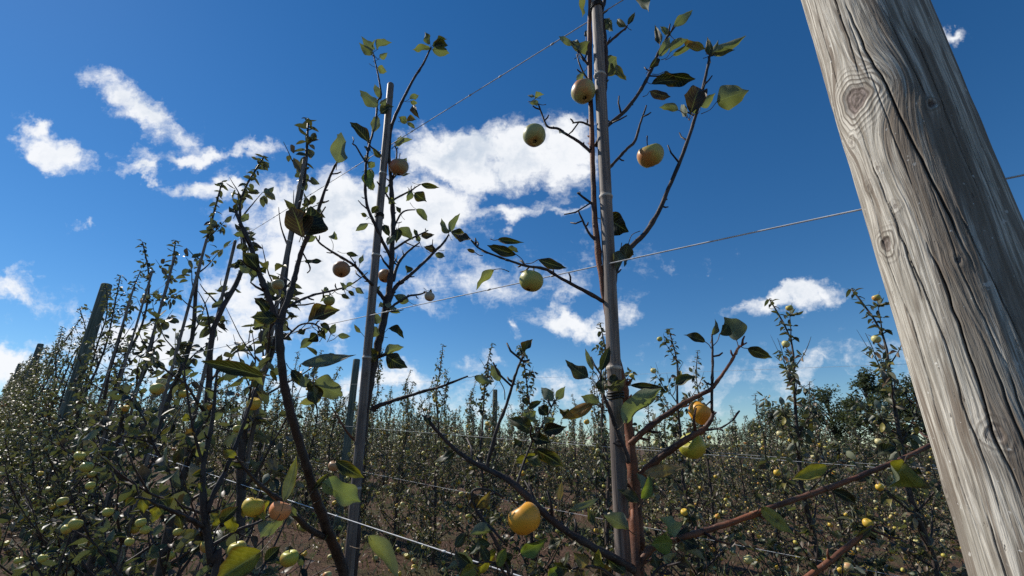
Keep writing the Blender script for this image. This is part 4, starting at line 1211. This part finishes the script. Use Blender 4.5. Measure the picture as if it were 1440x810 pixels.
ORD = ['third', 'fourth', 'fifth', 'sixth', 'seventh', 'eighth', 'ninth', 'tenth']
tops1 = [2.85, 3.0, 3.05, 2.75, 2.9, 2.8, 2.85, 2.9]
for i in range(8):
    s = 1.955 + i * .765
    prot = near_l if i < 4 else mid_l
    o = plant(prot, ROW1 + .01, s, tops1[i], {
        0: 'leafy apple tree just left of the leaning dark stem, third in the left row',
        1: 'leafy apple tree on the fourth cane of the left row, its tip against the cloud'}.get(i, ORD[i] + ' leafy apple tree along the left row, counted from the central cane'), 'apple trees of the nearest row, going away to the left')
for i in range(38):
    s = 1.955 + 8 * .765 + i * .77
    H = trng.uniform(2.45, 2.95)
    if s < 15:
        plant(mid_l, ROW1 + .03, s, H, 'apple tree with dense small leaves in the far left of the nearest row', 'distant apple trees of the nearest row')
    else:
        sites.append((ROW1 + .03, s, H, 'tiny apple tree at the far left end of the nearest row', 'farthest apple trees of the nearest row'))

# canes of row 1
def row_cane(i, s, px_top, py_top, label):
    q = on_plane(px_top, py_top, ROW1 - .01)
    b = site(ROW1, s, -.05)
    L = np.linalg.norm(q - b)
    cane(q, b, .0080, .0100, label, [.3, .5, .68, .84], foot=b)


row_cane(0, 2.0, 429, 221, 'third cane of the left row, right behind the leaning dark stem of the second tree')
row_cane(1, 2.79, 331, 338, 'fourth cane of the left row, standing in the white cloud')
row_cane(2, 3.52, 291, 335, 'fifth cane of the left row, between two leafy leaders')
row_cane(3, 4.28, 246, 360, 'bare dark cane top poking above the leaves at left, sixth in the row')
row_cane(4, 5.05, 214, 382, 'seventh cane of the left row, thin and nearly hidden in leaves')
row_cane(5, 5.8, 188, 405, 'eighth cane of the left row, hidden low in the leaves at far left')

# --- the rows behind
rows_n = [3.9, 7.1, 10.3, 13.5, 16.7, 19.9, 23.1, 26.3, 29.5]
RN = ['second', 'third', 'fourth', 'fifth', 'sixth', 'seventh', 'eighth', 'ninth', 'tenth']
two = {0: (.21, 2.65, 'slender apple tree with small yellow apples, half behind the left edge of the huge post'),
       1: (.835, 2.66, 'slender apple tree with drooping leaves standing alone against the sky left of the huge post'),
       2: (1.6, 2.5, 'slender apple tree rising behind the long right branch and its orange apple'),
       3: (2.4, 2.6, 'slender apple tree whose tip shows just left of the central cane'),
       4: (3.19, 2.45, 'slender apple tree behind the bare upright shoot in the middle'),
       5: (3.98, 2.55, 'slender apple tree whose tip stands just left of the thin middle post')}
for i, (s, H, lb) in two.items():
    o = plant(slim_r, 3.9, s, H, lb, 'apple trees of the second row', base=2.5, lean=(trng.uniform(-.04, .04), trng.uniform(-.04, .04)))
fill = []
for ri, n in enumerate(rows_n):
    smin, smax = -0.35 * n - .5 if n > 5 else -.6, 38
    s = smin + trng.random() * .4
    while s < smax:
        if n == 3.9 and s > -.2 and s < 4.4:
            s = 4.75; continue
        d = math.hypot(n, s)
        x, y = (DV * s + NV * n)[:2]
        az = math.degrees(math.atan2(x, y))
        lab = ('young apple tree in the %s row behind the central cane' % RN[ri])
        grp = 'apple trees of the %s row' % RN[ri]
        if -50 < az < 52:
            fill.append((d, n, s, ri))
        s += .757 + trng.uniform(-.06, .08)
fill.sort()
for (d, n, s, ri) in fill:
    H = trng.uniform(2.1, 3.0)
    lab = 'young apple tree, one of the many in the %s row back from the central cane' % RN[ri]
    grp = 'apple trees of the %s row' % RN[ri]
    if d < 13:
        plant(mid_r, n + trng.uniform(-.06, .06), s, H, lab, grp, base=2.5, lean=(trng.uniform(-.05, .05), trng.uniform(-.05, .05)))
    else:
        sites.append((n + trng.uniform(-.08, .08), s, H, lab, grp))
sites.sort(key=lambda a: math.hypot(a[0], a[1]))
n_ind = 290 - 24 - len([f for f in fill if f[0] < 13])
stuff = []
for i, (n, s, H, lab, grp) in enumerate(sites):
    mi_ = trng.randrange(len(far_me))
    k_ = H / 2.5
    if i < n_ind:
        o = bpy.data.objects.new('apple_tree', far_me[mi_])
        COL.objects.link(o)
        o.location = site(n, s); o.scale = (k_, k_, k_)
        o.rotation_euler = (trng.uniform(-.05, .05), trng.uniform(-.05, .05), trng.uniform(0, 6.28))
        tag(o, lab, 'apple tree', grp)
    else:
        stuff.append((mi_, site(n, s), k_, trng.uniform(0, 6.28)))
print('individual far trees', min(n_ind, len(sites)), 'massed', len(stuff))
if stuff:
    mb = MB()
    for (mi_, p, k_, rz) in stuff:
        m_ = far_mb[mi_]
        V = np.vstack(m_.v) * k_
        c_, s_ = math.cos(rz), math.sin(rz)
        V = np.stack([V[:, 0] * c_ - V[:, 1] * s_, V[:, 0] * s_ + V[:, 1] * c_, V[:, 2]], axis=1) + p
        k0 = mb.k
        mb.v.append(V); mb.c.append(np.vstack(m_.c)); mb.uv.append(np.vstack(m_.uv))
        mb.f += [tuple(i + k0 for i in f) for f in m_.f]; mb.mi += m_.mi; mb.k += len(V)
    o = mb.build('distant_orchard', [M_BARKFAR, M_LEAFM, M_APPLE])
    tag(o, 'far orchard rows running together into one mass of small trees', 'orchard', kind='stuff')

# side limbs in front of the third tree (its own low branches, traced)
T3 = Hero('apple_tree', 'bare-limbed apple tree low at left, its dark forked trunk before the leafy row', -30.7, 2.1, (297, 830))
T3.limb('trunk', [(299, 830, 0, 6.5), (297, 790, 0, 6.2), (289, 740, 0, 6), (286, 700, 0, 5), (286, 655, 0, 4), (293, 620, 0, 3.6), (299, 590, 0, 3), (302, 555, 0, 2.4), (306, 515, 0, 1.6)], spurs=8, ground=True,
        leaves=[(306, 515, 312, 498, 9, 'd'), (300, 560, 288, 545, 10, 'v'), (290, 640, 276, 632, 12, 'y'), (288, 690, 276, 680, 11, 'y'), (300, 590, 314, 580, 10, 'd'), (303, 540, 316, 530, 9, 'v'), (287, 665, 270, 668, 10, 'd'), (302, 575, 290, 570, 9, 'o')])
T3.limb('branch', [(289, 728, 0, 4.4), (300, 695, 0, 4), (317, 662, .02, 3.6), (328, 635, .03, 3.2), (339, 606, .04, 2.8), (350, 575, .05, 2.2), (360, 545, .06, 1.4)], spurs=6,
        leaves=[(339, 604, 350, 596, 9, 'p', .04), (360, 545, 366, 530, 9, 'd', .06), (328, 640, 314, 632, 9, 'v', .03)])
T3.limb('branch', [(288, 742, 0, 4), (272, 733, -.05, 3.6), (250, 722, -.1, 3.2), (225, 712, -.15, 2.8), (205, 702, -.2, 2.3), (190, 700, -.22, 1.6)], spurs=6,
        leaves=[(190, 700, 176, 712, 12, 'v', -.22), (222, 712, 214, 735, 16, 'y', -.15), (198, 702, 202, 722, 14, 'y', -.2), (250, 722, 256, 745, 12, 'v', -.1), (236, 716, 224, 702, 12, 'd', -.1)])
T3.limb('branch', [(292, 770, 0, 3.5), (310, 760, .0, 3), (335, 745, .02, 2.6), (360, 736, .05, 2), (385, 722, .08, 1.3)], spurs=5,
        leaves=[(330, 748, 320, 726, 16, 'y', .0), (310, 735, 335, 712, 16, 'v', .0), (305, 740, 296, 722, 14, 'y', .0)])
T3.limb('branch', [(286, 655, 0, 2.6), (276, 620, -.02, 2.2), (268, 585, -.04, 1.8), (262, 545, -.06, 1.4), (258, 510, -.06, .9)], spurs=5,
        leaves=[(258, 510, 248, 498, 9, 'd', -.06), (262, 545, 250, 540, 9, 'v', -.06), (268, 585, 255, 590, 10, 'y', -.04), (274, 612, 262, 602, 10, 'o', -.04), (260, 530, 270, 520, 8, 'g', -.06)])
for (a, b_, c_, d_) in [(198, 735, 8, -.2), (204, 745, 8, -.2), (182, 762, 7, -.2), (112, 641, 8, .1), (88, 705, 8, 0), (94, 744, 8, 0), (106, 737, 10, 0), (127, 683, 7, 0), (152, 720, 8, -.1), (221, 547, 11, .0), (250, 748, 7, 0), (334, 603, 7, .1), (60, 785, 7, 0), (26, 788, 6, 0)]:
    T3.apple(a, b_, c_ * .85, d_, (0.58, 0.50, 0.10))

# ---------------- the wood behind the orchard on the right
def wood_tree(seed, H, wd):
    rr = random.Random(seed)
    tr, cr_ = MB(), MB()
    tr.tube([(0, 0, -.3), (.05, 0, H * .3), (0, .1, H * .6), (.1, 0, H * .93)], [H * .028, H * .022, H * .014, H * .004], 8, (.8, .8, .8), smooth_k=3)
    clumps = []
    for i in range(46):
        t = rr.random() ** .8
        z_ = H * (.12 + .84 * t)
        rmax = wd * (1 - .75 * abs(t - .35) ** 1.3) * (1 - t ** 4 * .7)
        az = rr.uniform(0, 6.28); r_ = rmax * rr.uniform(.35, 1.0)
        c_ = np.array([r_ * math.cos(az), r_ * math.sin(az), z_])
        clumps.append((c_, rr.uniform(.35, .8) * wd * .36))
        tr.tube([(0, 0, z_ * .8), c_ * np.array([.5, .5, .94]), c_], [H * .008, H * .005, H * .002], 4, (.8, .8, .8), caps=False)
    for (c_, cr2) in clumps:
        base = rr.choice([(.022, .036, .014), (.030, .046, .018), (.016, .028, .012), (.038, .052, .02)])
        for _ in range(88):
            d_ = unit(np.array([rr.gauss(0, 1), rr.gauss(0, 1), rr.gauss(0, .8)]))
            p = c_ + d_ * cr2 * rr.random() ** .4
            d2 = unit(np.array([rr.gauss(0, 1), rr.gauss(0, 1), rr.gauss(-.2, .7)]))
            L = rr.uniform(.16, .34)
            f = rr.uniform(.7, 1.4)
            add_leaf(cr_, p, p + d2 * L, L * .6, (rr.gauss(0, .6), rr.gauss(0, .6), 1), rr, 0, fold=.4, curl=.2, col=tuple(a * f for a in base))
    return tr, cr_


wp = []
for i in range(4):
    tr, cr_ = wood_tree(40 + i, 9.0, 3.6 if i != 2 else 2.6)
    r_ = empty('woodland_tree', (0, 0, 0))
    tr.build('trunk', M_BARKFAR, r_); cr_.build('crown', M_WOODLEAF, r_)
    wp.append(r_)
WL = [  # az, distance, height, proto, label
    (24.5, 66, 4.6, 0, 'low dark green tree at the left end of the wood, beyond the slender tree'), (26.5, 62, 5.2, 1, 'dark bushy tree beside the left end of the wood'), (28.2, 57, 6.4, 3, 'rounded dark tree second along the wood from its left end'),
    (30.0, 54, 6.2, 0, 'dark tree just right of the tall slender apple tree, in the wood'), (31.8, 52, 6.8, 1, 'broad dark green tree in the left half of the wood'), (33.6, 52, 7.9, 3, 'tall round-headed tree in the middle of the wood'),
    (35.3, 50, 6.7, 0, 'dark tree in the middle of the wood below a dip in its skyline'), (37.0, 49, 9.0, 2, 'tallest pointed tree of the wood, near the huge post'), (38.8, 48, 8.0, 1, 'big dark tree of the wood beside the huge post'), (40.6, 47, 8.2, 3, 'dark tree of the wood at the edge of the huge post'),
    (43.5, 48, 8.2, 0, None), (46.5, 48, 9.0, 2, None), (49.5, 48, 8.2, 1, None)]
for (az, d, H, pi_, lb) in WL:
    x, y = d * math.sin(R(az)), d * math.cos(R(az))
    v = np.array([x, y, 0.0])
    o = copy_tree(wp[pi_])
    o.location = (x, y, float(ground_z(v @ NV, v @ DV)) - .1)
    k_ = H / 9.0
    o.scale = (k_ * 1.05, k_ * 1.05, k_)
    o.rotation_euler = (0, 0, trng.uniform(0, 6))
    tag(o, lb or 'dark tree of the wood hidden behind the huge post', 'tree', 'trees of the dark wood behind the orchard')

# ---------------- prototypes are not part of the place
def drop(o):
    for c in list(o.children): drop(c)
    bpy.data.objects.remove(o)


for p in near_l + mid_l + mid_r + slim_r + wp:
    drop(p)

# ---------------- ground cover and windfalls
gr = random.Random(5)
mb = MB()
for i in range(15000):
    if i < 9000:
        n, s = gr.uniform(.2, 9), gr.uniform(-4, 12)
    else:
        n, s = gr.uniform(2, 22), gr.uniform(-8, 26)
    rowd = min(abs(n - a) for a in [.72] + rows_n)
    if rowd > 1.0 and gr.random() < .5: continue
    p = site(n, s)
    p[2] += .0
    h_ = gr.uniform(.04, .16) * (1.6 if rowd < .6 else .8)
    a = gr.uniform(0, 6.28); t_ = gr.uniform(.2, 1.0)
    tip = p + np.array([math.cos(a) * h_ * t_, math.sin(a) * h_ * t_, h_])
    x = gr.random()
    col = (.07, .085, .025) if x < .45 else (.24, .19, .10) if x < .8 else (.12, .07, .04)
    add_leaf(mb, p - np.array([0, 0, .03]), tip, gr.uniform(.008, .022), (math.cos(a + 1.5), math.sin(a + 1.5), .4), gr, 0, fold=.2, curl=.25, col=col)
tag(mb.build('grass', M_LEAFM), 'sparse dry grass and weeds on the brown soil', 'grass', kind='stuff')
mb = MB()
for i in range(9000):
    n, s = (gr.uniform(.3, 8), gr.uniform(-3, 12)) if i < 6500 else (gr.uniform(2, 16), gr.uniform(-5, 18))
    p = site(n, s); p[2] += gr.uniform(.0, .05)
    a = gr.uniform(0, 6.28); L = gr.uniform(.03, .07)
    tip = p + np.array([math.cos(a) * L, math.sin(a) * L, gr.uniform(-.005, .03)])
    col = gr.choice([(.16, .09, .05), (.22, .16, .10), (.10, .06, .035), (.12, .11, .05)])
    add_leaf(mb, p, tip, L * .5, (gr.gauss(0, .3), gr.gauss(0, .3), 1), gr, 1, fold=.5, curl=.4, col=col)
tag(mb.build('leaf_litter', M_LEAFM), 'fallen dry leaves lying on the soil', 'leaf litter', kind='stuff')

for i in range(290):
    n = gr.choice([.72, 3.9, 3.9, 3.9, 7.1, 7.1, 10.3]) + gr.gauss(0, .6)
    s = gr.uniform(0, 11)
    p = site(n, s); p[2] += .045
    o = bpy.data.objects.new('fallen_apple', gr.choice(apple_protos))
    COL.objects.link(o); o.location = p
    s_ = gr.uniform(.7, 1.05); o.scale = (s_, s_, s_)
    o.rotation_euler = (gr.uniform(0, 6), gr.uniform(0, 6), gr.uniform(0, 6))
    tag(o, 'fallen pale yellow apple lying on the soil under the rows', 'apple', 'windfall apples on the ground')
